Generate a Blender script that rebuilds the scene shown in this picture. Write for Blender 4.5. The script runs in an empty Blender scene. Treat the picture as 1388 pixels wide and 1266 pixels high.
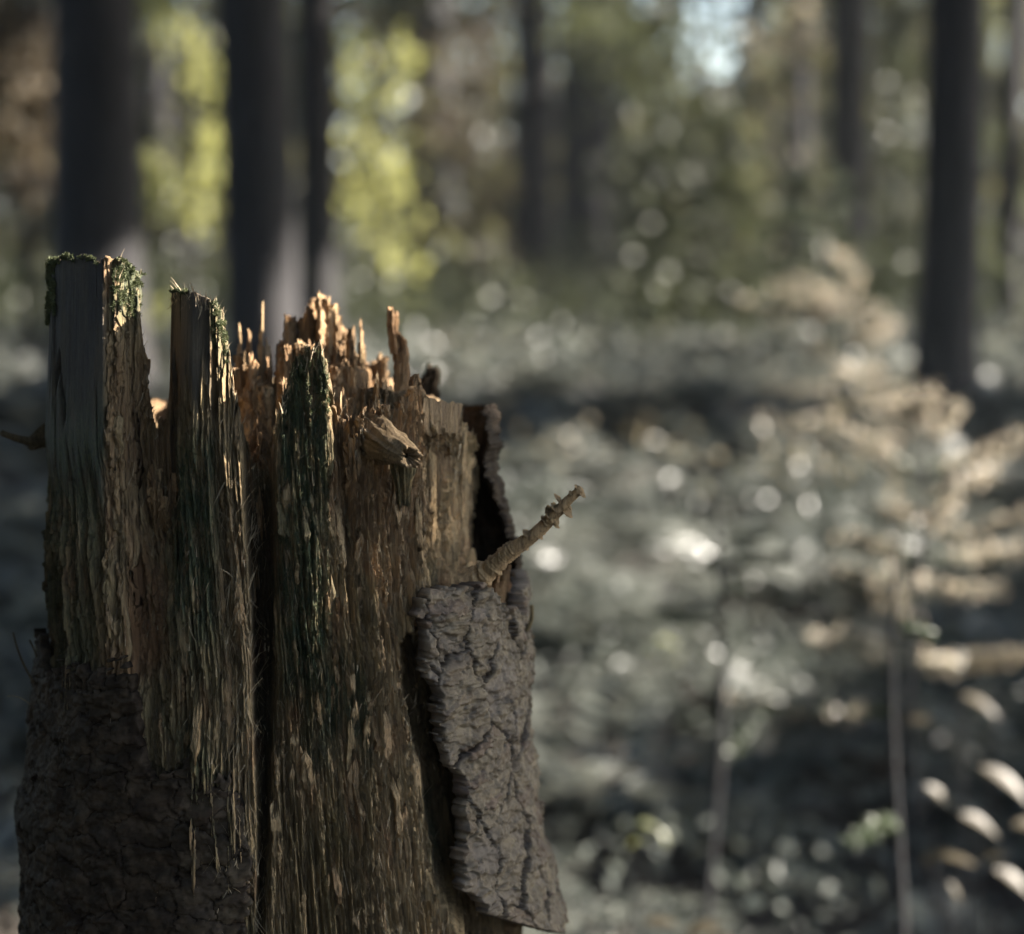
import bpy, math, random
import numpy as np
from mathutils import Vector

random.seed(4)
RNG = np.random.default_rng(7)
SC = bpy.context.scene
COL = SC.collection

# ------------------------------------------------------------------ camera, sky, sun, exposure
F_PX, PITCH, CAM_Z = 2783.0, math.radians(6.2), 0.90
FOCUS = 1.70
cam_d = bpy.data.cameras.new('camera')
cam_d.sensor_width = 36.0
cam_d.lens = F_PX / 1388.0 * 36.0
cam_d.clip_start, cam_d.clip_end = 0.05, 2000.0
cam_d.dof.use_dof = True
cam_d.dof.focus_distance = FOCUS
cam_d.dof.aperture_fstop = 2.7
cam_d.dof.aperture_blades = 0
cam = bpy.data.objects.new('camera', cam_d)
COL.objects.link(cam)
cam.location = (0, 0, CAM_Z)
cam.rotation_euler = (math.pi / 2 - PITCH, 0, 0)
SC.camera = cam

SUN_EL, SUN_AZ = math.radians(34), math.radians(84)
SUN_DIR = np.array([math.cos(SUN_EL) * math.sin(SUN_AZ), math.cos(SUN_EL) * math.cos(SUN_AZ), math.sin(SUN_EL)])
world = bpy.data.worlds.new('World')
SC.world = world
world.use_nodes = True
wn = world.node_tree
sky = wn.nodes.new('ShaderNodeTexSky')
sky.sky_type = 'NISHITA'
sky.sun_disc = False
sky.sun_elevation = SUN_EL
sky.sun_rotation = SUN_AZ
sky.ozone_density = 1.0
sky.dust_density = 1.5
wn.links.new(sky.outputs[0], wn.nodes['Background'].inputs[0])
wn.nodes['Background'].inputs[1].default_value = 0.075
sun_d = bpy.data.lights.new('sun', 'SUN')
sun_d.energy = 5.0
sun_d.angle = math.radians(0.53)
sun_d.color = (1.0, 0.92, 0.82)
sun = bpy.data.objects.new('sun', sun_d)
COL.objects.link(sun)
sun.rotation_euler = Vector(SUN_DIR).to_track_quat('Z', 'Y').to_euler()
sun.location = (20, 5, 20)
SC.view_settings.view_transform = 'Standard'
SC.view_settings.look = 'None'
SC.view_settings.gamma = 1.0
SC.view_settings.use_curve_mapping = False
SC.view_settings.exposure = 2.95
SC.render.engine = 'CYCLES'
SC.cycles.use_denoising = True
SC.cycles.max_bounces = 6
SC.cycles.transparent_max_bounces = 8
SC.cycles.sample_clamp_indirect = 4.0
SC.cycles.sample_clamp_direct = 12.0

# ------------------------------------------------------------------ picture <-> place
CP, SP = math.cos(PITCH), math.sin(PITCH)

def project(X, Y, Z):
    f = Y * CP - (Z - CAM_Z) * SP
    u = Y * SP + (Z - CAM_Z) * CP
    return 694 + F_PX * X / f, 633 - F_PX * u / f

def at(px, py, Y):
    """world point at distance Y seen at pixel px, py of the 1388x1266 photo"""
    a, b = (px - 694) / F_PX, (633 - py) / F_PX
    dy, dz = CP + b * SP, -SP + b * CP
    t = Y / dy
    return np.array([a * t, Y, CAM_Z + dz * t])

# ------------------------------------------------------------------ noise in numpy
def _h(ix, iy, seed):
    h = (ix.astype(np.int64) * 374761393 + iy.astype(np.int64) * 668265263 + seed * 1442695041) & 0xFFFFFFFF
    h = ((h ^ (h >> 13)) * 1274126177) & 0xFFFFFFFF
    h = ((h ^ (h >> 16)) * 2246822519) & 0xFFFFFFFF
    return (h ^ (h >> 15)) & 0xFFFFFFFF

def rnd(ix, iy, seed):
    return _h(ix, iy, seed) / 4294967295.0

def pn(x, y, seed=0):
    x, y = np.broadcast_arrays(np.asarray(x, float), np.asarray(y, float))
    ix, iy = np.floor(x), np.floor(y)
    fx, fy = x - ix, y - iy
    ix, iy = ix.astype(np.int64), iy.astype(np.int64)
    u, v = fx * fx * fx * (fx * (fx * 6 - 15) + 10), fy * fy * fy * (fy * (fy * 6 - 15) + 10)
    def g(dx, dy):
        a = _h(ix + dx, iy + dy, seed) * (2 * math.pi / 4294967296.0)
        return np.cos(a) * (fx - dx) + np.sin(a) * (fy - dy)
    a = g(0, 0); b = g(1, 0); c = g(0, 1); d = g(1, 1)
    return 1.45 * ((a + u * (b - a)) * (1 - v) + (c + u * (d - c)) * v)

def fbm(x, y, seed=0, o=3, gain=0.5):
    s, a = 0.0, 1.0
    for i in range(o):
        s = s + a * pn(x * 2 ** i, y * 2 ** i, seed + 17 * i)
        a *= gain
    return s

def voro(x, y, seed=0, jit=0.85):
    """F1, F2, random of the cell, offset to its centre"""
    ix, iy = np.floor(x).astype(np.int64), np.floor(y).astype(np.int64)
    f1 = np.full(x.shape, 9.0); f2 = np.full(x.shape, 9.0)
    r = np.zeros(x.shape); ox = np.zeros(x.shape); oy = np.zeros(x.shape)
    for dx in (-1, 0, 1):
        for dy in (-1, 0, 1):
            jx, jy = ix + dx, iy + dy
            cx = jx + 0.5 + jit * (rnd(jx, jy, seed) - 0.5)
            cy = jy + 0.5 + jit * (rnd(jx, jy, seed + 91) - 0.5)
            d = np.hypot(cx - x, cy - y)
            near = d < f1
            f2 = np.where(near, f1, np.minimum(f2, d))
            r = np.where(near, rnd(jx, jy, seed + 177), r)
            ox = np.where(near, x - cx, ox); oy = np.where(near, y - cy, oy)
            f1 = np.where(near, d, f1)
    return f1, f2, r, ox, oy

def ss(x, a, b):
    t = np.clip((x - a) / (b - a), 0, 1)
    return t * t * (3 - 2 * t)

def band(x, a, b, s):
    return ss(x, a - s, a + s) * (1 - ss(x, b - s, b + s))

def tab(v, pairs):
    return np.interp(v, [p[0] for p in pairs], [p[1] for p in pairs])

# ------------------------------------------------------------------ meshes and objects
def mesh_from(name, V, faces, mat=None, smooth=True, attrs=None):
    """faces: int array (n,3) or (n,4)"""
    me = bpy.data.meshes.new(name)
    V = np.ascontiguousarray(V, dtype=np.float32); faces = np.ascontiguousarray(faces, dtype=np.int32)
    n, k = faces.shape
    me.vertices.add(len(V)); me.vertices.foreach_set('co', V.ravel())
    me.loops.add(n * k); me.loops.foreach_set('vertex_index', faces.ravel())
    me.polygons.add(n); me.polygons.foreach_set('loop_start', np.arange(0, n * k, k, dtype=np.int32))
    me.update(calc_edges=True)
    me.polygons.foreach_set('use_smooth', np.full(n, smooth, dtype=bool))
    for key, val in (attrs or {}).items():
        at_ = me.attributes.new(key, 'FLOAT', 'POINT')
        at_.data.foreach_set('value', np.ascontiguousarray(np.broadcast_to(val, (len(V),)), dtype=np.float32))
    if mat: me.materials.append(mat)
    return me

def link(name, me, parent=None, loc=(0, 0, 0)):
    o = bpy.data.objects.new(name, me)
    COL.objects.link(o)
    o.location = loc
    if parent: o.parent = parent
    return o

def tag(o, label=None, cat=None, group=None, kind=None):
    for k, v in (('label', label), ('category', cat), ('group', group), ('kind', kind)):
        if v: o[k] = v
    return o

def thing(name, loc, label, cat, group=None):
    o = link(name, None, None, loc)
    o.empty_display_size = 0.1
    return tag(o, label, cat, group)

def grid_faces(R, C, wrap=False):
    r, c = np.meshgrid(np.arange(R - 1), np.arange(C if wrap else C - 1), indexing='ij')
    c2 = (c + 1) % C
    return np.stack([r * C + c, r * C + c2, (r + 1) * C + c2, (r + 1) * C + c], -1).reshape(-1, 4)

def compact(V, Fc, attrs):
    used = np.unique(Fc)
    m = np.zeros(len(V), dtype=np.int64); m[used] = np.arange(len(used))
    return V[used], m[Fc], {k: v[used] for k, v in attrs.items()}

def unit(v):
    return v / np.maximum(np.linalg.norm(v, axis=-1, keepdims=True), 1e-9)

def tube(path, radii, sides=10, cap=True, wob=None):
    """vertices and quads of a tube; path (n,3)"""
    path = np.asarray(path, float); n = len(path)
    radii = np.broadcast_to(np.asarray(radii, float), (n,))
    t = unit(np.gradient(path, axis=0))
    ref = np.array([0, 0, 1.0]) if abs(t[:, 2]).mean() < 0.8 else np.array([0, 1.0, 0])
    s = unit(np.cross(t, ref)); w = np.cross(s, t)
    a = np.linspace(0, 2 * math.pi, sides, endpoint=False)
    r = radii[:, None] * np.ones(sides)
    if wob is not None: r = r * wob
    P = path[:, None] + r[..., None] * (np.cos(a)[None, :, None] * s[:, None] + np.sin(a)[None, :, None] * w[:, None])
    V = P.reshape(-1, 3); Fq = grid_faces(n, sides, True)
    if cap:
        for e, base in ((0, 0), (n - 1, (n - 1) * sides)):
            V = np.vstack([V, path[e]]); k = len(V) - 1
            i = np.arange(sides); j = (i + 1) % sides
            q = np.stack([base + i, base + j, np.full(sides, k), np.full(sides, k)], -1)
            # degenerate quads become triangles: split pairs
            if sides % 2 == 0:
                i = np.arange(0, sides, 2)
                q = np.stack([base + i, base + (i + 1) % sides, base + (i + 2) % sides, np.full(len(i), k)], -1)
                if e == 0: q = q[:, ::-1]
                Fq = np.vstack([Fq, q])
    return V, Fq

def join(parts):
    V, Fq, o = [], [], 0
    for v, f in parts:
        V.append(v); Fq.append(f + o); o += len(v)
    return np.vstack(V), np.vstack(Fq)

def leaf_quads(C, N, D, L, W, bend=0.15):
    """kite shaped leaves: C centres, N normals, D directions, L length, W width; folded along the midrib -> 2 triangles"""
    N = unit(N); D = unit(D - N * (D * N).sum(-1, keepdims=True)); S = np.cross(N, D)
    L = np.broadcast_to(L, (len(C),))[:, None]; W = np.broadcast_to(W, (len(C),))[:, None]
    a = C - D * L * 0.5; b = C + S * W * 0.5 + N * W * bend; c = C + D * L * 0.5 - N * L * bend; d = C - S * W * 0.5 + N * W * bend
    V = np.stack([a, b, c, d], 1).reshape(-1, 3)
    i = np.arange(len(C))[:, None] * 4
    T = np.concatenate([i + np.array([[0, 1, 2]]), i + np.array([[0, 2, 3]])], 1).reshape(-1, 3)
    return V, T

def rand_dirs(n, up=0.0):
    v = RNG.normal(size=(n, 3)); v[:, 2] += up
    return unit(v)

# ------------------------------------------------------------------ materials
def new_mat(name):
    m = bpy.data.materials.new(name); m.use_nodes = True
    nt = m.node_tree
    return m, nt, nt.nodes['Principled BSDF']

def N(nt, t, **kw):
    n = nt.nodes.new(t)
    for k, v in kw.items():
        if k in n.inputs: n.inputs[k].default_value = v
        else: setattr(n, k, v)
    return n

def mixc(nt, fac, a, b):
    m = nt.nodes.new('ShaderNodeMix'); m.data_type = 'RGBA'
    for sock, v in ((m.inputs[0], fac), (m.inputs[6], a), (m.inputs[7], b)):
        if hasattr(v, 'is_linked'): nt.links.new(v, sock)
        elif isinstance(v, (int, float)): sock.default_value = v
        else: sock.default_value = (*v, 1)
    return m.outputs[2]

def mth(nt, op, a, b=None, clamp=False):
    m = nt.nodes.new('ShaderNodeMath'); m.operation = op; m.use_clamp = clamp
    for i, v in enumerate((a, b)):
        if v is None: continue
        if hasattr(v, 'is_linked'): nt.links.new(v, m.inputs[i])
        else: m.inputs[i].default_value = v
    return m.outputs[0]

def noise(nt, scale3, scale=1.0, detail=4, rough=0.6, coord='Object'):
    tc = nt.nodes.new('ShaderNodeTexCoord'); mp = nt.nodes.new('ShaderNodeMapping')
    mp.inputs['Scale'].default_value = scale3
    nt.links.new(tc.outputs[coord], mp.inputs[0])
    n = N(nt, 'ShaderNodeTexNoise', Scale=scale, Detail=detail, Roughness=rough)
    nt.links.new(mp.outputs[0], n.inputs['Vector'])
    return n.outputs['Fac']

def ramp(nt, fac, lo, hi):
    m = N(nt, 'ShaderNodeMapRange'); m.interpolation_type = 'SMOOTHSTEP'
    m.inputs['From Min'].default_value = lo; m.inputs['From Max'].default_value = hi
    nt.links.new(fac, m.inputs['Value'])
    return m.outputs['Result']

def attr(nt, name):
    a = N(nt, 'ShaderNodeAttribute'); a.attribute_name = name
    return a.outputs['Fac']

def bump(nt, bsdf, h, strength, dist):
    b = N(nt, 'ShaderNodeBump', Strength=strength, Distance=dist)
    nt.links.new(h, b.inputs['Height']); nt.links.new(b.outputs[0], bsdf.inputs['Normal'])

def wood_material():
    m, nt, b = new_mat('rotten_wood')
    streak = noise(nt, (1, 1, 0.07), 260, 5, 0.65)
    fine = noise(nt, (1, 1, 0.05), 900, 4, 0.7)
    blot = noise(nt, (1, 1, 0.35), 28, 4, 0.6)
    pores = noise(nt, (1, 1, 0.5), 700, 2, 0.5)
    c = mixc(nt, ramp(nt, streak, 0.33, 0.66), (0.118, 0.080, 0.040), (0.365, 0.262, 0.130))
    c = mixc(nt, mth(nt, 'MULTIPLY', ramp(nt, blot, 0.42, 0.7), 0.6), c, (0.185, 0.150, 0.065))
    c = mixc(nt, mth(nt, 'MULTIPLY', attr(nt, 'lay'), 0.75), c, mixc(nt, streak, (0.040, 0.025, 0.015), (0.120, 0.076, 0.043)))
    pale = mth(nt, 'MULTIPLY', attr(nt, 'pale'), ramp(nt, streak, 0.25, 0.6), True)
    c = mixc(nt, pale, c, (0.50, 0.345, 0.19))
    rot = mth(nt, 'MULTIPLY', attr(nt, 'rot'), ramp(nt, blot, 0.25, 0.55), True)
    c = mixc(nt, mth(nt, 'MULTIPLY', rot, 0.62), c, mixc(nt, streak, (0.110, 0.042, 0.020), (0.310, 0.130, 0.052)))
    grey = attr(nt, 'grey')
    gc = mixc(nt, ramp(nt, streak, 0.3, 0.7), (0.014, 0.014, 0.015), (0.030, 0.029, 0.028))
    gc = mixc(nt, mth(nt, 'MULTIPLY', ramp(nt, noise(nt, (1, 1, 0.25), 45, 4, 0.65), 0.42, 0.68), 0.8), gc, (0.046, 0.038, 0.026))
    c = mixc(nt, grey, c, gc)
    c = mixc(nt, mth(nt, 'MULTIPLY', ramp(nt, fine, 0.52, 0.68), 0.62), c, (0.025, 0.018, 0.012))
    mo = mth(nt, 'MULTIPLY', attr(nt, 'moss'), ramp(nt, noise(nt, (1, 1, 0.3), 90, 5, 0.7), 0.34, 0.56), True)
    c = mixc(nt, mth(nt, 'MULTIPLY', mo, 0.92), c, mixc(nt, ramp(nt, pores, 0.35, 0.65), (0.014, 0.030, 0.022), (0.050, 0.070, 0.030)))
    c = mixc(nt, mth(nt, 'MULTIPLY', attr(nt, 'darken'), 0.92), c, (0.010, 0.008, 0.008))  # mask-driven darkening, shade painted in at the recesses
    nt.links.new(c, b.inputs['Base Color'])
    b.inputs['Roughness'].default_value = 0.78
    nt.links.new(mth(nt, 'MULTIPLY_ADD', attr(nt, 'darken'), -0.26), b.inputs['Specular IOR Level'])
    b.inputs['Specular IOR Level'].links[0].from_node.inputs[2].default_value = 0.30
    h = mth(nt, 'ADD', mth(nt, 'MULTIPLY', fine, 0.5), mth(nt, 'MULTIPLY', streak, 1.0))
    h = mth(nt, 'ADD', h, mth(nt, 'MULTIPLY', pores, 0.35))
    h = mth(nt, 'ADD', h, mth(nt, 'MULTIPLY', noise(nt, (1, 1, 0.06), 1900, 3, 0.7), 0.45))
    bump(nt, b, h, 0.9, 0.0026)
    return m

def bark_material():
    m, nt, b = new_mat('spruce_bark')
    blot = noise(nt, (1, 1, 1), 60, 5, 0.65)
    wr = noise(nt, (0.25, 0.25, 1), 520, 4, 0.65)
    speck = noise(nt, (1, 1, 1), 900, 3, 0.6)
    c = mixc(nt, ramp(nt, blot, 0.35, 0.65), (0.042, 0.031, 0.018), (0.118, 0.091, 0.056))
    c = mixc(nt, mth(nt, 'MULTIPLY', ramp(nt, wr, 0.5, 0.75), 0.6), c, (0.045, 0.030, 0.026))
    c = mixc(nt, mth(nt, 'MULTIPLY', ramp(nt, speck, 0.6, 0.75), 0.6), c, (0.12, 0.10, 0.085))
    fl = attr(nt, 'flake')
    c = mixc(nt, mth(nt, 'MULTIPLY', ramp(nt, fl, 0.55, 0.95), 0.65), c, (0.066, 0.038, 0.025))
    c = mixc(nt, mth(nt, 'MULTIPLY', ramp(nt, fl, 0.35, 0.05), 0.55), c, (0.100, 0.080, 0.065))
    c = mixc(nt, attr(nt, 'crack'), c, (0.013, 0.008, 0.006))
    c = mixc(nt, mth(nt, 'MULTIPLY', attr(nt, 'darken'), 0.9), c, mixc(nt, ramp(nt, blot, 0.4, 0.7), (0.011, 0.008, 0.006), (0.036, 0.026, 0.018)))  # darkens the bark by mask; on the far strip it stands for shade
    nt.links.new(c, b.inputs['Base Color'])
    b.inputs['Roughness'].default_value = 0.62
    nt.links.new(mth(nt, 'MULTIPLY_ADD', attr(nt, 'darken'), -0.36), b.inputs['Specular IOR Level'])
    b.inputs['Specular IOR Level'].links[0].from_node.inputs[2].default_value = 0.40
    h = mth(nt, 'ADD', mth(nt, 'MULTIPLY', wr, 1.0), mth(nt, 'MULTIPLY', speck, 0.5))
    bump(nt, b, h, 0.4, 0.0012)
    return m

def leaf_material(name, c1, c2, trans=0.3, rough=0.45, spec=0.5, tcol=None, scale=9.0):
    m, nt, b = new_mat(name)
    n = noise(nt, (1, 1, 1), scale, 3, 0.6)
    c = mixc(nt, ramp(nt, n, 0.3, 0.7), c1, c2)
    nt.links.new(c, b.inputs['Base Color'])
    b.inputs['Roughness'].default_value = rough
    b.inputs['Specular IOR Level'].default_value = spec
    if trans > 0:
        t = N(nt, 'ShaderNodeBsdfTranslucent')
        if tcol: t.inputs[0].default_value = (*tcol, 1)
        else: nt.links.new(c, t.inputs[0])
        mx = N(nt, 'ShaderNodeMixShader'); mx.inputs[0].default_value = trans
        nt.links.new(b.outputs[0], mx.inputs[1]); nt.links.new(t.outputs[0], mx.inputs[2])
        nt.links.new(mx.outputs[0], nt.nodes['Material Output'].inputs[0])
    return m

def plain_material(name, c1, c2, scale=8, rough=0.85, str3=(1, 1, 1)):
    m, nt, b = new_mat(name)
    n = noise(nt, str3, scale, 5, 0.65)
    nt.links.new(mixc(nt, ramp(nt, n, 0.3, 0.7), c1, c2), b.inputs['Base Color'])
    b.inputs['Roughness'].default_value = rough
    bump(nt, b, n, 0.5, 0.02)
    return m

M_WOOD, M_BARK = wood_material(), bark_material()
M_MOSS = leaf_material('moss', (0.032, 0.040, 0.015), (0.082, 0.092, 0.038), 0.2, 0.7, 0.3, scale=120)
M_FIBRE = plain_material('loose_fibre', (0.16, 0.12, 0.07), (0.36, 0.28, 0.18), 60)
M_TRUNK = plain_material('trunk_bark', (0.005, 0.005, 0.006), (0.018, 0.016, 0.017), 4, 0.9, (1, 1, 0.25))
M_SOIL = plain_material('forest_soil', (0.012, 0.010, 0.008), (0.034, 0.027, 0.020), 3)
M_NEEDLE = leaf_material('spruce_needles', (0.022, 0.034, 0.016), (0.050, 0.066, 0.028), 0.25, 0.4, 0.5)
M_CANOPY = leaf_material('woodland_foliage', (0.036, 0.047, 0.022), (0.095, 0.102, 0.046), 0.35, 0.5, 0.4, scale=0.9)
M_UNDER = leaf_material('young_spruce_needles', (0.026, 0.033, 0.015), (0.070, 0.076, 0.034), 0.35, 0.45, 0.5, scale=2)
M_FAR = leaf_material('far_foliage', (0.016, 0.021, 0.011), (0.054, 0.058, 0.026), 0.45, 0.4, 0.4, (0.13, 0.125, 0.055), scale=0.5)
M_BEECH = leaf_material('beech_leaves', (0.070, 0.082, 0.032), (0.150, 0.155, 0.065), 0.5, 0.4, 0.5, (0.50, 0.50, 0.17), scale=2)
M_OLIVE = leaf_material('olive_leaves', (0.045, 0.055, 0.025), (0.100, 0.110, 0.050), 0.4, 0.4, 0.5, (0.16, 0.175, 0.07), scale=2)
M_FERN = leaf_material('fern_fronds', (0.050, 0.055, 0.046), (0.142, 0.148, 0.126), 0.35, 0.38, 0.6, scale=2.5)
M_RUSSET = leaf_material('russet_leaves', (0.055, 0.042, 0.028), (0.115, 0.090, 0.055), 0.4, 0.5, 0.4, scale=3)
M_COVER = leaf_material('ground_cover_leaves', (0.034, 0.043, 0.035), (0.102, 0.110, 0.092), 0.25, 0.42, 0.5, scale=1.3)
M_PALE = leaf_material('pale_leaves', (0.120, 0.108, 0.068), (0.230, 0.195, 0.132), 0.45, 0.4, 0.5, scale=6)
M_SUNCREAM = leaf_material('sunlit_cream_leaves', (0.26, 0.225, 0.150), (0.46, 0.40, 0.28), 0.5, 0.35, 0.5, scale=4)  # sunlight on the leaves put into the base colour
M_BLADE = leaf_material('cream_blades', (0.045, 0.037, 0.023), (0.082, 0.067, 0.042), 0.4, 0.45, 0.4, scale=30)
M_SUNTIP = leaf_material('sunlit_tip_needles', (0.330, 0.285, 0.215), (0.540, 0.465, 0.365), 0.45, 0.35, 0.6, scale=14)  # lit copy of the needles, sun put into the colour

# ------------------------------------------------------------------ sun patches: places of the photo that stand in sun
SUNLIT = []          # (point, radius of the gap in the canopy)
def lit(px, py, Y, r=0.3):
    SUNLIT.append((at(px, py, Y), r))

for q in ((600, 470, 14, .7), (650, 500, 12.5, .6), (700, 470, 14, .6), (720, 560, 9.8, .5), (800, 520, 11, .5), (860, 560, 10, .4), (920, 600, 9, .4), (600, 455, 15, .35), (575, 470, 16, .35), (720, 528, 11, .35), (690, 548, 10, .25), (812, 545, 10.5, .35), (640, 470, 14, .4),
          (760, 590, 9, .35), (725, 612, 8.6, .35), (870, 580, 9, .3), (930, 598, 8.8, .35), (980, 628, 8.2, .25), (900, 560, 10, .25),
          (1070, 625, 7.5, .3), (1100, 630, 7.5, .4), (1140, 640, 7.5, .4), (1090, 720, 6.4, .2), (1180, 600, 8, .35), (830, 600, 9, .3), (700, 430, 17, .3),
          (540, 365, 18, .5), (560, 395, 17, .4),
          (510, 205, 18, .5), (520, 235, 18, .5), (500, 190, 18, .4), (470, 270, 18, .4), (515, 275, 18, .45), (520, 320, 18, .4), (475, 310, 18, .4), (495, 20, 19, .3),
          (485, 120, 19, .3), (545, 80, 20, .4), (640, 75, 22, .35), (620, 100, 22, .35),
          (280, 185, 16, .35), (285, 230, 16, .35), (285, 280, 16, .35), (235, 255, 16, .4), (215, 225, 16, .35), (245, 275, 16, .35), (270, 95, 16, .3),
          (30, 190, 13, .25), (607, 280, 21, .2), (595, 180, 21, .25), 
          (860, 118, 20, .25), (840, 85, 20, .4), (905, 205, 20, .4), (940, 236, 20, .2), (860, 300, 19, .25), (862, 325, 19, .2), (855, 422, 17, .2),
          (1048, 55, 20, .3), (1045, 140, 20, .3), (1058, 195, 20, .25), (1100, 30, 21, .3), (1095, 75, 21, .3), (1050, 320, 16, .2), (1095, 272, 17, .2),
          (1205, 30, 20, .4), (1222, 155, 18, .2), (1345, 20, 20, .4), (1350, 55, 20, .4), (1340, 310, 15, .2), (1385, 270, 15, .3), (1385, 430, 14, .2), (1340, 215, 16, .2),
          (1010, 405, 9.5, .16), (1040, 412, 9.5, .14), (1085, 378, 9.5, .2), (1130, 370, 9.5, .2), (1190, 440, 9, .2), (1165, 440, 9, .2), (1070, 455, 9.5, .2),
          (1215, 540, 8, .2), (1170, 545, 8, .3), (1250, 540, 5, .1), (1255, 570, 5, .1), (1150, 585, 5.2, .15), (1190, 610, 5.2, .15), (1215, 615, 5.2, .12),
          (1300, 610, 5, .15), (1350, 595, 5, .15), (1320, 675, 5, .15), (1345, 640, 5, .15), (1350, 730, 4.8, .15), (1380, 700, 4.8, .2), (1330, 760, 4.8, .1),
          (1270, 690, 5, .12), (1220, 700, 5, .12), (1355, 800, 4.6, .08), (1300, 690, 5, .1), (1380, 640, 5, .15),
          (1340, 897, 4.2, .12), (1380, 893, 4.2, .12), (1360, 1065, 3.6, .08), (1385, 1080, 3.6, .08), (1280, 1085, 3.7, .05), (1320, 1120, 3.6, .06), (1252, 975, 4.2, .06),
          (1290, 1170, 3.5, .08), (1375, 1200, 3.4, .08), (900, 1248, 3.2, .05), (960, 1255, 3.2, .05), (930, 830, 6, .12)):
    lit(*q)

for i in range(130):
    SUNLIT.append((np.array([random.uniform(-11, 11), random.uniform(19, 36), random.uniform(0.6, 6.0)]), random.uniform(0.2, 0.55)))

for i in range(26):
    y = random.uniform(8.5, 24)
    SUNLIT.append((np.array([random.uniform(-0.22, 0.25) * y, y, 0.1 - 0.03 * max(0, 11 - y)]), random.uniform(0.2, 0.5)))

def carve(C):
    """drop foliage that stands between the sun and the sunlit places: the gaps the sun comes through"""
    keep = np.ones(len(C), bool)
    for p, r in SUNLIT:
        d = C - p
        t = d @ SUN_DIR
        perp = np.linalg.norm(d - t[:, None] * SUN_DIR, axis=1)
        keep &= ~((perp < r + 0.32) & (t > 0.7))
    # the sun reaches the stump only through many small gaps
    for q, gap in (((540, 560, 1.7), 0.94), ((440, 420, 1.85), 0.84), ((330, 470, 1.85), 0.80), ((600, 640, 1.75), 0.74)):
        d = C - at(*q)
        t = d @ SUN_DIR
        perp = np.linalg.norm(d - t[:, None] * SUN_DIR, axis=1)
        keep &= ~((perp < 0.6) & (t > 0.7) & (rnd((C[:, 0] * 999).astype(int), (C[:, 2] * 999).astype(int), 3) < gap))
    return C[keep]

# ------------------------------------------------------------------ ground
def ground_z(x, y):
    slope = -0.75 + 0.75 * np.clip((np.asarray(y, float) - 4.2) / 7.3, 0, 1)      # the stump stands below the slope the wood grows on
    return slope + 0.05 * pn(np.asarray(x) * 0.35, np.asarray(y) * 0.35, 5) + 0.12 * pn(np.asarray(x) * 0.08, np.asarray(y) * 0.08, 9)

gx = np.concatenate([np.linspace(-700, -30, 12), np.linspace(-28, 28, 90), np.linspace(30, 700, 12)])
gy = np.concatenate([np.linspace(-700, -12, 10), np.linspace(-10, 60, 110), np.linspace(62, 900, 14)])
GX, GY = np.meshgrid(gx, gy)
V = np.stack([GX, GY, ground_z(GX, GY)], -1).reshape(-1, 3)
tag(link('ground', mesh_from('ground', V, grid_faces(len(gy), len(gx)), M_SOIL)), kind='structure')

# ------------------------------------------------------------------ surrounding woods: one mass of far crowns and the closed canopy overhead, plus foliage added for shade
def clumps(C, size, mat, name, up=0.7, parent=None):
    n = len(C)
    L = size * RNG.uniform(0.6, 1.3, n)
    V, T = leaf_quads(C, rand_dirs(n, up), rand_dirs(n), L, L * RNG.uniform(0.45, 0.8, n))
    return link(name, mesh_from(name, V, T, mat, False), parent)

n = 50000
C = np.stack([RNG.uniform(-14, 48, n), RNG.uniform(-8, 44, n), RNG.uniform(8.2, 18, n)], -1)
dens = fbm(C[:, 0] * 0.25, C[:, 1] * 0.25, 3, 2)
C = C[dens + RNG.uniform(-0.5, 0.9, n) > -0.25]
C = C[~((C[:, 0] < 7.5) & (C[:, 0] > -0.10 * C[:, 1]) & (C[:, 1] > 7.5) & (C[:, 1] < 29) & (RNG.uniform(0, 1, len(C)) < 0.74))]      # canopy thinned out to brighten the ground behind the stump
n2 = 22000
C2 = np.stack([RNG.uniform(-45, -10, n2), RNG.uniform(-25, 60, n2), RNG.uniform(3.5, 16, n2)], -1)
C2 = C2[(C2[:, 0] < -0.32 * C2[:, 1] - 4)]
n3 = 22000
C3 = np.stack([RNG.uniform(-20, -0.5, n3), RNG.uniform(-18, -4, n3), RNG.uniform(0.0, 15, n3)], -1)
C5 = np.stack([RNG.uniform(5, 21, 7000), RNG.uniform(3, 18, 7000), RNG.uniform(6.5, 14, 7000)], -1)  # foliage added towards the sun to shade the near ground
C6 = np.stack([RNG.uniform(1.6, 6.5, 2600), RNG.uniform(3.4, 7.6, 2600), RNG.uniform(4.5, 9, 2600)], -1)  # unseen foliage added overhead to darken the near ground
C7 = np.vstack([np.array([x, y, 2.2]) + SUN_DIR * t_ + RNG.normal(size=(150, 3)) * np.array([1.0, 1.0, 1.3]) for x, y in ((0.3, 25), (3.4, 21)) for t_ in (10.5, 12.5, 14.5)] + [np.array([2.3, 10.6, z_]) + SUN_DIR * t_ + RNG.normal(size=(22, 3)) * 0.3 for z_ in (0.4, 1.0, 1.6, 2.2) for t_ in (12.5, 14.0)])      # unseen foliage added to keep the sun off the dark trunks
n4 = 1800
C3 = np.vstack([C3, np.stack([RNG.uniform(-1, 7, 500), RNG.uniform(-18, -5, 500), RNG.uniform(0.0, 15, 500)], -1)])
C4 = np.stack([RNG.uniform(-7, 0.5, n4), RNG.uniform(-5, 6, n4), RNG.uniform(4.2, 9, n4)], -1)  # unseen foliage added above the stump to dim it
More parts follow.
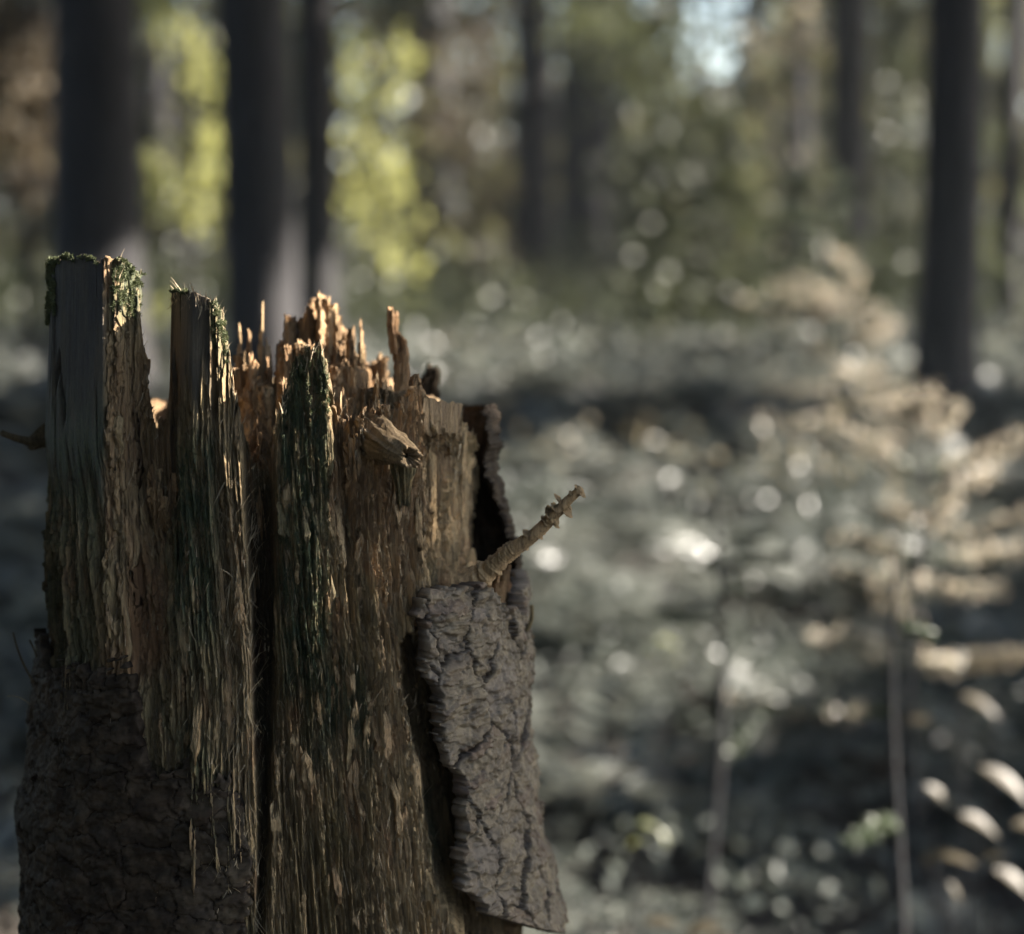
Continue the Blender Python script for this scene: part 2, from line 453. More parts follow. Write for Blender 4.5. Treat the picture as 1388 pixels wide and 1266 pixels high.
C8 = np.vstack([at(*q) + SUN_DIR * t_ + RNG.normal(size=(m_, 3)) * 0.11 for q, m_ in (((705, 880, 1.8), 26), ((700, 960, 1.8), 26), ((690, 1060, 1.8), 26), ((690, 1160, 1.8), 26), ((690, 1240, 1.8), 26)) for t_ in (4.4, 4.9, 5.4)])  # unseen leaf clusters added on the sun path to shade the bark
tag(clumps(C8, 0.17, M_CANOPY, 'added_shade_leaves'), 'unseen leaves added to shade the stump bark', kind='stuff')
woods = clumps(np.vstack([C7, carve(np.vstack([C, C2, C3, C4, C5, C6]))]), 0.62, M_CANOPY, 'woods_canopy')
tag(woods, 'closed canopy of the surrounding wood, with foliage added for shade', kind='stuff')

n = 150000
C = np.stack([RNG.uniform(-26, 26, n), RNG.uniform(30, 58, n), RNG.uniform(0.2, 11, n)], -1)
C[:, 0] *= C[:, 1] / 42
px, py = project(C[:, 0], C[:, 1], C[:, 2])
d1 = fbm(C[:, 0] * 0.3, C[:, 2] * 0.25, 31, 3)
thin = np.exp(-(((px - 965) / 50) ** 2 + ((py - 55) / 75) ** 2))      # a thin place in the far wood where sky shows
C = C[(d1 + RNG.uniform(-0.3, 0.9, n) > -0.35) & (RNG.uniform(0, 1, n) > thin * 0.84)]
far = clumps(carve(C), 0.36, M_FAR, 'far_woods', 0.2)
tag(far, 'dark wood closing the view behind the trunks', kind='stuff')

# ------------------------------------------------------------------ the tall trunks
def tree(px, w, Y, label, lean=0.0, h=21.0, crown_n=1300, name='spruce_tree', py0=200):
    p = at(px, py0, Y)
    r = w / F_PX * Y / 2
    base = np.array([p[0], Y, float(ground_z(p[0], Y))])
    root = thing(name, base, label, 'tree', 'tall trunks of the wood')
    zs = np.concatenate([[-0.2, 0, 0.08, 0.2, 0.45, 0.8], np.linspace(1.3, h, 26)])
    rad = r * (1 + 0.55 * np.exp(-np.maximum(zs, 0) / 0.22)) * np.clip(1 - (zs - 2) / (h * 1.15), 0.04, 1.1)
    path = np.stack([lean * zs + 0.02 * np.sin(zs * 0.7 + px), 0.02 * np.cos(zs * 0.5 + px), zs], -1)
    path[:, 0] -= lean * (p[2] - base[2])
    a = np.linspace(0, 2 * math.pi, 24, endpoint=False)
    wob = 1 + 0.05 * pn(np.cos(a)[None] * 2 + zs[:, None] * 0.9, np.sin(a)[None] * 2 + zs[:, None] * 0.3 + px, 2) + 0.03 * RNG.normal(size=(len(zs), 24))
    Vt, Ft = tube(path, rad, 24, True, wob)
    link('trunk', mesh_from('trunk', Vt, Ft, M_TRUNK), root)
    zc = 7.5 + (h - 7.5) * RNG.uniform(0, 1, crown_n) ** 1.2
    rr = 2.6 * (1 - (zc - 7.5) / (h - 6.8)) * np.sqrt(RNG.uniform(0.02, 1, crown_n)) + 0.1
    aa = RNG.uniform(0, 2 * math.pi, crown_n)
    Cc = np.stack([np.cos(aa) * rr, np.sin(aa) * rr, zc - 0.25 * rr], -1)
    Cc = carve(Cc + base) - base
    clumps(Cc, 0.55, M_CANOPY, 'crown', 0.6, root)
    return root

tree(126, 116, 11.6, 'thick dark trunk rising behind the mossy square-cut slab of the stump', lean=0.012)
tree(347, 92, 11.0, 'thick dark trunk with a pale sunlit right flank, rising behind the stump', lean=-0.006)
tree(427, 50, 14.5, 'slim dark trunk close against the right side of the thick pale-flanked trunk', lean=-0.008)
tree(722, 56, 25.0, 'narrow near-black trunk rising near the middle of the wood, clear of the stump', lean=0.002)
tree(800, 84, 30.0, 'broad dim brown trunk just right of the narrow near-black one in the middle', crown_n=900)
tree(1082, 26, 30.0, 'thin dim trunk between the sky gap and the dark trunk with shrubs at its foot', crown_n=900)
tree(1152, 54, 21.0, 'dark trunk standing above the sunlit spruce boughs, with foliage hiding its foot')
tree(1288, 78, 10.6, 'near-black trunk behind the tall spruce sapling at the right')
tree(1374, 30, 17.0, 'thin dark trunk at the right edge of the view')
tree(585, 60, 34.0, 'dim far trunk behind the yellow-green beech foliage', crown_n=700)
tree(1015, 22, 36.0, 'thin far trunk just under the sky gap', crown_n=700)
tree(215, 34, 32.0, 'dim far trunk in the gap between the two thickest trunks', crown_n=700)

# ------------------------------------------------------------------ understorey: leafy young trees
def young_tree(name, blobs, Y, mat, leaf, label, cat, n_per=260, group=None, stem=True, up=0.3):
    """blobs: list of (px, py, radius in px)"""
    cx = np.mean([b[0] for b in blobs]); p = at(cx, 300, Y)
    base = np.array([p[0], Y, float(ground_z(p[0], Y))])
    root = thing(name, base, label, cat, group)
    pts = []
    sticks = [tube(np.stack([np.linspace(0, 0.1, 8), np.zeros(8), np.linspace(-0.1, 4.2, 8)], -1), np.linspace(0.045, 0.012, 8), 8)]
    for bx, by, br in blobs:
        c = at(bx, by, Y) - base; r = br / F_PX * Y
        m = int(n_per * (br / 40) ** 1.5)
        d = RNG.normal(size=(m, 3)) * 0.55 * np.array([r, r * 1.3, r])
        pts.append(c + d)
        z0 = max(0.15, c[2] - 0.5)
        t = np.linspace(0, 1, 6)[:, None]
        sticks.append(tube(np.array([0.02 * z0, 0, z0]) * (1 - t) + c * t, np.linspace(0.012, 0.004, 6), 6))
    C = np.vstack(pts)
    C = C[C[:, 2] > 0.05]
    m = len(C)
    L = leaf * RNG.uniform(0.6, 1.3, m)
    Vl, Tl = leaf_quads(C, rand_dirs(m, up), rand_dirs(m), L, L * 0.6)
    link('crown', mesh_from('crown', Vl, Tl, mat, False), root)
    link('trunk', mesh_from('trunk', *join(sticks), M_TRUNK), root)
    return root

young_tree('young_beech', [(510, 200, 40), (525, 240, 40), (475, 270, 30), (515, 280, 42), (520, 325, 40), (475, 315, 26), (545, 365, 30), (500, 130, 36), (490, 60, 40), (545, 90, 30)], 18.0,
           M_BEECH, 0.10, 'young beech with glowing yellow-green leaves between the slim trunk and the stump core', 'young tree', 60)
young_tree('young_beech', [(285, 185, 28), (285, 235, 30), (240, 262, 40), (275, 285, 34), (210, 225, 24), (270, 110, 30), (255, 50, 40), (215, 20, 40), (215, 430, 22)], 16.0,
           M_BEECH, 0.09, 'young beech with yellow-green leaves between the two thickest trunks', 'young tree', 80)
young_tree('russet_shrub', [(30, 100, 46), (25, 190, 50), (45, 240, 36), (10, 40, 50), (60, 150, 26)], 13.0, M_RUSSET, 0.09,
           'shrub with dull red-brown leaves at the left edge', 'shrub', 260)
young_tree('young_spruce', [(930, 330, 110), (880, 250, 60), (980, 260, 60), (900, 400, 90), (1000, 400, 80), (960, 180, 50)], 17.0, M_UNDER, 0.14,
           'bushy dark green young spruce below the sky gap', 'young tree', 150, up=0.8)
young_tree('young_spruce', [(1210, 300, 60), (1220, 200, 50), (1200, 400, 60), (1215, 100, 46), (1210, 30, 46)], 23.0, M_UNDER, 0.12,
           'green young spruce filling the space between the two dark trunks at the right', 'young tree', 260, up=0.8)
young_tree('young_beech', [(1050, 60, 34), (1045, 150, 32), (1055, 200, 26), (1095, 60, 22), (1092, 30, 20), (1048, 322, 14)], 20.0, M_SUNCREAM, 0.12,
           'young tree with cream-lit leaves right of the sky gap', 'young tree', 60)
young_tree('young_beech', [(850, 80, 60), (870, 130, 40), (910, 200, 46), (810, 30, 60), (860, 310, 26), (900, 60, 50)], 20.0, M_OLIVE, 0.09,
           'young tree with olive green leaves left of the sky gap', 'young tree', 130)
young_tree('young_beech', [(640, 80, 50), (600, 170, 50), (650, 210, 40), (640, 300, 44), (600, 290, 30), (680, 260, 24), (670, 370, 36)], 22.0, M_RUSSET, 0.10,
           'loose brownish young tree behind, between the beech and the near-black trunk', 'young tree', 130)
young_tree('young_beech', [(1345, 40, 36), (1340, 320, 28), (1385, 270, 20), (1345, 200, 26), (1385, 420, 24)], 17.5, M_OLIVE, 0.09,
           'sparse yellow-green young tree right of the near-black trunk', 'young tree', 120)

# ------------------------------------------------------------------ ground cover: bilberry and bramble leaves, one mass
def cover(n, y0, y1, leaf, name, mat, hmax, margin=1.5, pw=0.75, label='low leafy plants covering the forest floor'):
    y = y0 + (y1 - y0) * RNG.uniform(0, 1, n) ** pw
    x = RNG.uniform(-1, 1, n) * (0.27 * y + margin)
    mound = 0.5 + 0.5 * fbm(x * 1.1, y * 0.9, 61, 3)
    keep = RNG.uniform(0, 1, n) < 0.25 + mound
    keep &= np.hypot(x + 0.2, y - 1.87) > 0.42
    x, y, mound = x[keep], y[keep], mound[keep]
    m = len(x)
    z = ground_z(x, y) + np.clip(mound, 0.05, 1.1) * hmax * np.sqrt(RNG.uniform(0.02, 1, m))
    C = np.stack([x, y, z], -1)
    L = leaf * RNG.uniform(0.5, 1.3, m)
    Vl, Tl = leaf_quads(C, rand_dirs(m, 1.1), rand_dirs(m), L, L * 0.62)
    return tag(link(name, mesh_from(name, Vl, Tl, mat, False)), label, kind='stuff')

cover(30000, 3.4, 9, 0.05, 'undergrowth', M_COVER, 0.36, pw=0.5)
cover(46000, 8, 32, 0.085, 'undergrowth', M_COVER, 0.42, label='low leafy plants farther back towards the trunks')
cover(3000, 8.5, 22, 0.06, 'undergrowth', M_PALE, 0.46, label='pale leaf sprays scattered through the low plants')
cover(22000, 14, 34, 0.11, 'undergrowth', M_UNDER, 1.15, pw=1.0, label='waist-high green brush around the feet of the far trunks')

def ferns(n, y0, y1, pw, name='fern_undergrowth', label='layered grey-green ferns over the forest floor'):
    y = y0 + (y1 - y0) * RNG.uniform(0, 1, n) ** pw
    x = RNG.uniform(-1, 1, n) * (0.26 * y + 0.9)
    k = (fbm(x * 0.9, y * 0.7, 66, 2) + RNG.uniform(-0.6, 0.9, n) > -0.1) & (np.hypot(x + 0.2, y - 1.87) > 0.9)
    x, y = x[k], y[k]; m = len(x); nf, nl = 7, 12
    az = (RNG.uniform(0, 6.28, (m, 1)) + np.arange(nf)[None] * 6.283 / nf + RNG.uniform(-.3, .3, (m, nf)))[:, :, None, None]
    Lf = (RNG.uniform(0.28, 0.62, (m, 1)) * RNG.uniform(.75, 1.15, (m, nf)))[:, :, None, None]
    t = ((np.arange(nl) + 1.5) / (nl + 1.0))[None, None, :, None]
    sg = np.array([-1.0, 1.0])[None, None, None, :]
    steep = RNG.uniform(0.7, 1.25, (m, nf))[:, :, None, None]
    rr = Lf * 0.95 * t; zz = Lf * (1.05 * steep * t - 0.80 * t ** 2) ; slope = (1.05 * steep - 1.6 * t) / 0.95
    l = Lf * 0.26 * np.sin(math.pi * np.minimum(1, 0.18 + 0.84 * t)) + 0.01
    ca, sa = np.cos(az), np.sin(az)
    one = np.ones(np.broadcast(rr, sg).shape)
    T = np.stack([ca * one, sa * one, slope * one], -1); T = unit(T)
    S = np.stack([-sa * one, ca * one, 0 * one], -1) * (sg * one)[..., None]
    up = np.cross(T, S); up = up * np.sign(up[..., 2:3] + 1e-9)
    D = unit(S + 0.45 * T - 0.12 * up)
    C = np.stack([x[:, None, None, None] + ca * rr * one, y[:, None, None, None] + sa * rr * one, (ground_z(x, y))[:, None, None, None] + zz * one], -1)
    C = C + D * (l * one)[..., None] * 0.5
    C, D, up, l = C.reshape(-1, 3), D.reshape(-1, 3), up.reshape(-1, 3), (l * one).reshape(-1)
    Vl, Tl = leaf_quads(C, up + 0.15 * RNG.normal(size=up.shape), D, l, l * 0.30 + 0.006, 0.06)
    return tag(link(name, mesh_from(name, Vl, Tl, M_FERN, False)), label, kind='stuff')
ferns(560, 3.9, 13, 0.62)
ferns(420, 12, 26, 0.9, label='grey-green ferns farther off below the trunks')
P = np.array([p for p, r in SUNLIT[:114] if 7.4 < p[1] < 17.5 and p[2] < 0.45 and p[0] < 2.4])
P = np.repeat(P, 6, 0) + RNG.normal(size=(len(P) * 6, 3)) * np.array([0.10, 0.2, 0.05])  # extra leaves at the sun spots, brightness put into their pale colour
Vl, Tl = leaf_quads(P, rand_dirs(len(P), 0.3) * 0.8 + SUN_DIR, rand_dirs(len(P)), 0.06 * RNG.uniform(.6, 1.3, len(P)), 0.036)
tag(link('undergrowth', mesh_from('undergrowth', Vl, Tl, M_PALE, False)), 'leaf sprays added in patches of sun, brightness put into their pale colour', kind='stuff')

# ------------------------------------------------------------------ spruce saplings: stem and every branch a part
def sapling(px, Y, h, label, branches, r0=0.012, name='spruce_sapling', needle=0.022, group='spruce saplings', auto=0, mat=None):
    """branches: (px0, py0, px1, py1) tip-directed boughs in the photo, dY"""
    p = at(px, 700, Y)
    base = np.array([p[0], Y, float(ground_z(p[0], Y))])
    root = thing(name, base, label, 'sapling', group)
    h -= base[2]
    z = np.linspace(-0.05, h, 14)
    path = np.stack([0.016 * np.sin(z * 5 + px), 0.012 * np.cos(z * 4), z], -1)
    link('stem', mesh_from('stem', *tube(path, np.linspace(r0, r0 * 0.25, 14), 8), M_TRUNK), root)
    todo = []
    for (ax, ay, bx, by, dY) in branches:
        a = at(ax, ay, Y) - base; b = at(bx, by, Y + dY) - base
        a[1] = 0
        todo.append((a, b))
    for k in range(auto):
        zz = h * RNG.uniform(0.25, 0.97); q = RNG.uniform(0, 6.28); L = 0.10 + 0.42 * (h - zz) * RNG.uniform(0.6, 1.1)
        todo.append((np.array([0, 0, zz]), np.array([math.cos(q) * L, math.sin(q) * L, zz + RNG.uniform(-0.02, 0.25) * L])))
    for a, b in todo:
        t = np.linspace(0, 1, 7)[:, None]
        L = np.linalg.norm(b - a)
        ax = a * (1 - t) + b * t + np.array([0, 0, -0.12 * L]) * (4 * t * (1 - t)) * 0.4
        Vs, Fs = tube(ax, np.linspace(0.0035, 0.0012, 7), 5, False)
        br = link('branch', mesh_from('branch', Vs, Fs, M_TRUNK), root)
        # side twigs with needles
        d = unit(b - a); s = unit(np.cross(d, [0, 0, 1.0])); parts_c, parts_d = [], []
        axes = [(a + (b - a) * 0.1, b)]
        for f in np.arange(0.3, 0.95, 0.16):
            for sg in (-1, 1):
                o = a * (1 - f) + b * f
                axes.append((o, o + (d * 0.6 + s * sg * 0.75 + np.array([0, 0, -0.08])) * L * 0.13 * (1.15 - f)))
        for o, e in axes:
            ll = np.linalg.norm(e - o); m = max(10, int(ll / 0.0022))
            tt = RNG.uniform(0, 1, m)[:, None]
            c = o * (1 - tt) + e * tt
            dd = unit(unit(e - o) * 0.7 + rand_dirs(m) * 0.8)
            parts_c.append(c + dd * needle * 0.45); parts_d.append(dd)
        Cn, Dn = np.vstack(parts_c), np.vstack(parts_d)
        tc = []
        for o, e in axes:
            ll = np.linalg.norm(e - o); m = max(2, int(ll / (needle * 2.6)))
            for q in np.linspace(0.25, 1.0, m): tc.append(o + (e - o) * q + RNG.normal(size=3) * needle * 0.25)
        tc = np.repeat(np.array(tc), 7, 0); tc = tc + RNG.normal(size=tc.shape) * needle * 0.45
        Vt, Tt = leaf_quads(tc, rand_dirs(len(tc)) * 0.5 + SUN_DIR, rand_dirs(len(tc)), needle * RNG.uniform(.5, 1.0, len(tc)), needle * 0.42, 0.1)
        Vn, Tn = leaf_quads(Cn, rand_dirs(len(Cn), 0.2) * 0.8 + SUN_DIR, Dn, needle * RNG.uniform(.7, 1.2, len(Cn)), needle * 0.30, 0.05)
        if mat is None: tag(link('sunlit_tips', mesh_from('sunlit_tips', Vt, Tt, M_SUNTIP, False), br), kind='stuff')  # sun on the boughs painted as pale tips
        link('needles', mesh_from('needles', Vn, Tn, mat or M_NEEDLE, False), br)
    return root

sapling(1246, 5.0, at(1246, 528, 5.0)[2], 'tall spruce sapling with cream sunlit boughs, in front of the near-black trunk',
        [(1246, 640, 1118, 568, -.1), (1246, 655, 1160, 600, .2), (1246, 610, 1300, 552, .1), (1246, 660, 1388, 590, -.1), (1246, 690, 1345, 640, .15), (1246, 640, 1365, 610, .25),
         (1246, 740, 1400, 700, -.1), (1246, 760, 1390, 745, .2), (1246, 720, 1290, 690, -.15), (1246, 705, 1190, 690, .0), (1246, 760, 1130, 735, .15), (1246, 570, 1262, 535, .02),
         (1246, 590, 1232, 545, .03), (1246, 800, 1360, 800, .1), (1246, 820, 1150, 790, -.1), (1246, 880, 1130, 860, .1), (1246, 900, 1370, 890, -.1)], auto=8)
sapling(1150, 9.0, 1.05, 'spruce sapling with flat sunlit boughs at the foot of the dark trunk',
        [(1150, 450, 1000, 408, -.1), (1150, 430, 1050, 395, .1), (1150, 400, 1075, 380, 0), (1150, 410, 1160, 366, .1), (1150, 470, 1040, 455, -.1), (1150, 480, 1215, 440, .1), (1150, 470, 1200, 430, -.2),
         (1150, 540, 1220, 530, .1), (1150, 560, 1230, 560, -.2), (1150, 580, 1060, 620, .1), (1150, 600, 1210, 600, .2), (1150, 620, 1090, 650, -.2)], needle=0.03, auto=10)
sapling(972, 4.4, 0.42, 'thin dark-stemmed sapling standing in the low plants right of the bark, below middle', [], auto=7, mat=M_NEEDLE, needle=0.02)
sapling(1225, 3.4, 0.40, 'thin dark-stemmed sapling low at the right behind the pale broad leaves', [], auto=5, mat=M_NEEDLE, needle=0.02)
sapling(1105, 12.5, 1.5, 'dark young spruce behind the flat sunlit boughs', [], auto=26, mat=M_NEEDLE, needle=0.05, r0=0.02)

# ------------------------------------------------------------------ broad-leaved plants with pale leaves
def leafy_plant(leaves, Y, label, name='leafy_plant', mat=None):
    """leaves: (px, py, length px, angle deg) each leaf a part"""
    cx = np.mean([l[0] for l in leaves]); p = at(cx, 900, Y)
    base = np.array([p[0], Y, float(ground_z(p[0], Y))])
    root = thing(name, base, label, 'plant', 'leafy plants in the undergrowth')
    st = []
    for (x, y, L, ang) in leaves:
        c = at(x, y, Y + RNG.uniform(-0.1, 0.1)) - base
        l = L / F_PX * Y; a = math.radians(ang)
        d = unit(np.array([math.cos(a), RNG.uniform(-0.3, 0.3), -math.sin(a)])); up = unit(np.array([0.35, -0.35, 0.85]))
        up = unit(up - d * (up @ d)); s = np.cross(up, d)
        t = np.linspace(0, 1, 9)[:, None]; w = l * 0.2 * np.sin(math.pi * t ** 0.8)
        mid = c + d * (t - 0.5) * l - up * 0.25 * l * (t - 0.4) ** 2
        rows = np.stack([mid - s * w + up * w * 0.3, mid, mid + s * w + up * w * 0.3], 1).reshape(-1, 3)
        link('leaf', mesh_from('leaf', rows, grid_faces(9, 3), mat or M_BLADE), root)
        tt = np.linspace(0, 1, 6)[:, None]
        st.append(tube(np.array([0, 0, 0.0]) * (1 - tt) + (c - d * l * 0.5) * tt + np.array([0, 0, 0.06]) * tt * (1 - tt), np.linspace(0.003, 0.001, 6), 5, False))
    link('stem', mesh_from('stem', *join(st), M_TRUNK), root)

leafy_plant([(1365, 1062, 90, 35), (1275, 1080, 60, 38), (1330, 1118, 70, 30), (1300, 1165, 50, 10), (1345, 1160, 40, -20), (1375, 1195, 70, 35), (1295, 1210, 36, 60), (1400, 1120, 60, 10), (1270, 1160, 44, -30)], 3.6,
            'low plant with long cream sunlit leaves at the lower right corner')
leafy_plant([(1345, 900, 100, -12), (1390, 890, 70, -8), (1252, 976, 44, 0), (1330, 955, 60, 30)], 4.2, 'plant with cream arching leaves near the right edge, above the long-leaved one')
leafy_plant([(895, 1250, 50, 0), (955, 1258, 60, -15), (985, 1275, 50, 20)], 3.2, 'low plant with pale leaves at the bottom edge, right of the bark')
leafy_plant([(905, 870, 36, 20), (915, 895, 30, -20), (885, 885, 30, 50)], 5.2, 'small plant with yellow-green leaves right of the bark', mat=M_BEECH)
leafy_plant([(880, 1118, 34, 20), (865, 1140, 30, -30), (900, 1135, 26, 60)], 4.0, 'small plant with yellow-green leaves low down, nearer than the other one', mat=M_BEECH)


# ------------------------------------------------------------------ the rotten stump
SY = 1.86
BASE = np.array([-0.205, SY, -0.75])
stump = thing('tree_stump', BASE, 'tall rotten mossy stump with splintered top and peeling bark', 'stump')

SIL_L = [(340, 58), (450, 55), (520, 52), (580, 50), (640, 55), (700, 61), (850, 69), (1000, 62), (1266, 55)]
SIL_R = [(340, 622), (600, 632), (700, 636), (790, 642), (1000, 668), (1266, 704)]
_zy = np.linspace(300, 1300, 101)
_z = np.array([at(694, y, SY)[2] for y in _zy])
_xl = np.array([at(tab(y, SIL_L), y, SY)[0] for y in _zy]); _xr = np.array([at(tab(y, SIL_R), y, SY)[0] for y in _zy])
_o = np.argsort(_z)
def centre(z): return np.interp(z, _z[_o], ((_xl + _xr) / 2)[_o])
def halfw(z):
    w = np.interp(z, _z[_o], ((_xr - _xl) / 2)[_o])
    return w + 0.10 * np.clip((0.28 - z), 0, 1.1) ** 1.3

def skin(th, z, grow=0.0):
    """point on the trunk surface"""
    a = halfw(z) + grow
    return np.stack([centre(z) + a * np.sin(th), SY - a * np.cos(th), z], -1)

RIM = [(40, 354), (57, 354), (62, 350), (75, 347), (112, 346), (138, 350), (145, 351), (165, 352), (176, 359), (184, 372), (187, 395), (190, 430), (194, 470), (198, 505), (203, 552), (206, 575), (215, 590),
       (226, 578), (229, 545), (231.5, 500), (232, 394), (233, 389), (246, 390), (262, 394), (278, 400), (290, 404), (299, 420), (306, 446), (311, 480), (318, 535), (324, 560), (332, 600), (345, 645), (360, 655),
       (370, 610), (378, 555), (386, 535), (396, 505), (404, 484), (420, 476), (428, 470), (438, 474), (444, 498), (450, 535), (457, 568), (470, 580), (482, 566), (497, 562), (520, 560), (540, 556), (548, 540),
       (556, 524), (561, 515), (570, 517), (580, 530), (588, 585), (600, 590), (612, 594), (624, 602), (632, 592), (638, 612), (660, 640)]

def wood_fields(px, py, arc, z):
    """inward depth and colour masks of the carved, torn wood"""
    wx = 7 * pn(arc * 9, z * 6, 3) + 2.0 * pn(arc * 60, z * 7, 4)
    x = px + wx * ss(py, 520, 640)
    xs = px + 0.35 * wx
    d = np.zeros_like(px)
    # square-cut slab at the left: smooth face, sharp corner, rough flank
    face_a = band(xs, 30, 139, 1.2) * (1 - ss(py + 30 * pn(arc * 150, z * 3, 8) + 30 * pn(arc * 420, z * 5, 18) + 25 * pn(arc * 900, z * 5, 28), 610, 760))
    d += 0.058 * ss(x, 139, 200) * (1 - ss(x, 232, 262)) * (1 - ss(py, 620, 860)) + 0.0015 * face_a * ss(xs, 71, 74) * (1 - ss(xs, 75, 79)) * 2.2
    d += 0.030 * band(x, 183, 229, 10) * ss(py, 520, 640) * (1 - ss(py, 800, 1000))
    # second slab
    face_c = band(xs, 231, 286, 1.5) * (1 - ss(py + 50 * pn(arc * 150, z * 3, 9) + 30 * pn(arc * 420, z * 5, 19), 500, 590))
    d += 0.030 * ss(x, 286, 316) * (1 - ss(x, 318, 350)) * (1 - ss(py, 560, 640))
    rc = tab(py, [(500, 322), (620, 333), (900, 342), (1050, 346), (1266, 348)])
    rd = tab(py, [(560, 372), (700, 376), (900, 374), (1050, 366), (1266, 360)])
    groove = ss(x, rc - 4, rc + 5) * (1 - ss(x, rd - 9, rd + 5))
    d += groove * tab(py, [(560, 0.02), (640, 0.055), (1000, 0.052), (1266, 0.035)])
    d -= 0.014 * band(x, 236, rc, 22) * ss(py, 560, 700) * (1 - ss(py, 1150, 1300))
    # mossy ridge
    re_ = tab(py, [(470, 446), (560, 446), (700, 450), (950, 470)])
    d -= 0.020 * np.exp(-((x - tab(py, [(470, 424), (700, 412), (950, 424)])) / 30) ** 2) * (1 - ss(py, 850, 1050))
    d += 0.020 * band(x, re_ + 2, re_ + 26, 7) * (1 - ss(py, 690, 800))
    d -= 0.012 * band(x, 478, 572, 24) * ss(py, 620, 720)
    # panel to the right, set back behind a lit edge
    rg = tab(py, [(480, 552), (560, 566), (640, 571), (690, 577), (800, 577), (880, 553), (1000, 561), (1100, 576), (1230, 606), (1300, 630)])
    d += 0.026 * ss(x, rg - 2, rg + 4) * (1 - ss(py, 780, 840)) * ss(py, 575, 625)
    d += ss(x, rg - 3, rg + 6) * ss(py, 790, 850) * 0.050
    dv = d; d = np.zeros_like(px)
    # large gouges and long cracks
    free = 1 - np.maximum(face_a, face_c)
    n1 = fbm(arc * 26 + 0.8 * pn(arc * 30, z * 8, 22), z * 3.2, 21, 2)
    d += 0.008 * ss(n1, 0.15, 0.75) * free + 0.0155 * (1 - free)
    cr = np.abs(pn(arc * 42 + 0.5 * pn(arc * 12, z * 9, 33), z * 2.2, 32))
    d += 0.009 * (1 - ss(cr, 0.0, 0.06)) * free * ss(pn(arc * 14, z * 5, 35), -0.3, 0.25)
    # torn layers: sheets of fibre broken off along ragged, pointed edges
    lay = np.zeros_like(px)
    for k, (fa, fz, amp, sd) in enumerate(((30, 4.5, 0.0048, 41), (64, 8, 0.0038, 42), (120, 13, 0.0026, 43), (250, 24, 0.0016, 44))):
        nn = fbm(arc * fa + 0.15 * pn(arc * fa * 0.5, z * fz * 2.0, sd + 50), z * fz + 0.7 * pn(arc * fa * 3.4, z * 4, sd + 60) + 0.4 * pn(arc * 520, z * 4, sd + 61), sd, 3, 0.55)
        for t in (-0.35, 0.0, 0.38):
            st = ss(nn, t - 0.009, t + 0.009)
            d += amp * st * free; lay += st / 12
    # fibres
    fib = pn(arc * 330 + 0.7 * pn(arc * 22, z * 9, 72), z * 7, 71) + 0.8 * pn(arc * 640 + 1.0 * pn(arc * 30, z * 12, 74), z * 12, 73)
    d += 0.0010 * fib * free + 0.00026 * fib * (1 - free) + 0.0012 * pn(arc * 26, z * 6, 77) * (1 - free)
    fine = pn(arc * 900, z * 90, 75)
    d += 0.00045 * fine * free
    ck = np.abs(pn(arc * 60 + 0.25 * pn(arc * 9, z * 5, 301), z * 1.3, 302))
    d += (1 - free) * (0.005 * (1 - ss(ck, 0.0, 0.035)) * ss(pn(arc * 25, z * 4, 303), -.2, .1) + 0.0012 * pn(arc * 110, z * 2.5, 304))
    # brown rot breaks the wood into small cubes
    cube = np.maximum(band(x, 142, 232, 10) * (1 - ss(py, 620, 760)) * ss(py, 400, 470), 0.8 * band(x, 455, 578, 14) * (1 - ss(py, 700, 800)))
    cube = cube * ss(pn(arc * 30, z * 20, 85), -0.35, 0.15) * free
    e1, e2, er, ex, ey = voro(arc * 170 + 0.3 * pn(arc * 300, z * 200, 86), z * 95 + 0.3 * pn(arc * 200, z * 200, 87), 88, 0.8)
    d += cube * (0.0026 * (1 - ss(e2 - e1, 0.0, 0.16)) + 0.0035 * er + 0.002 * ex * (er - .5))
    # worm holes
    f1, f2, cr_, ox, oy = voro(arc * 30, z * 22, 81)
    hole = (1 - ss(np.hypot(ox / 30, oy / 22 * 0.75), 0.0022, 0.0032)) * (cr_ > 0.86)
    d += 0.012 * hole * free
    bl = fbm(arc * 14, z * 7, 91, 3)
    bl2 = fbm(arc * 40, z * 12, 92, 3)
    grey = np.clip(face_a * (1 - 0.15 * ss(py, 430, 640)) + face_c * 0.85, 0, 1)
    moss = band(x, 374, 447, 12) * ss(py, 455, 500) * (1 - ss(py + 60 * bl2, 860, 1000)) * 1.0
    moss = np.maximum(moss, 0.95 * band(x, 228, 292, 14) * ss(py + 40 * bl2, 560, 640) * (1 - ss(py + 60 * bl, 800, 960)))
    moss = np.maximum(moss, 0.85 * band(x, 420, 505, 16) * ss(py + 40 * bl2, 860, 920) * (1 - ss(py + 40 * bl2, 980, 1060)))
    moss = np.maximum(moss, 0.8 * band(x, 286, 316, 5) * (1 - ss(py, 440, 540)))
    moss = np.maximum(moss, 0.9 * band(x, 143, 192, 3) * (1 - ss(py + 30 * bl2, 410, 460)))
    moss = np.maximum(moss, 0.75 * ss(bl, 0.15, 0.5) * ss(py, 900, 1050))
    moss = np.maximum(moss, 0.7 * (1 - ss(x, 120, 150)) * ss(py, 600, 680))
    moss = np.maximum(moss, face_a * 0.55 * ss(py, 480, 620))
    rot = 0.9 * band(x, 172, 226, 12) * ss(py + 40 * bl, 640, 760) * (1 - ss(py + 40 * bl, 900, 960))
    rot = np.maximum(rot, 0.55 * band(x, 455, 580, 14) * (1 - ss(py + 60 * bl, 720, 820)))
    rot = np.maximum(rot, 0.5 * band(x, 142, 230, 8) * (1 - ss(py, 620, 720)) * ss(py, 430, 500))
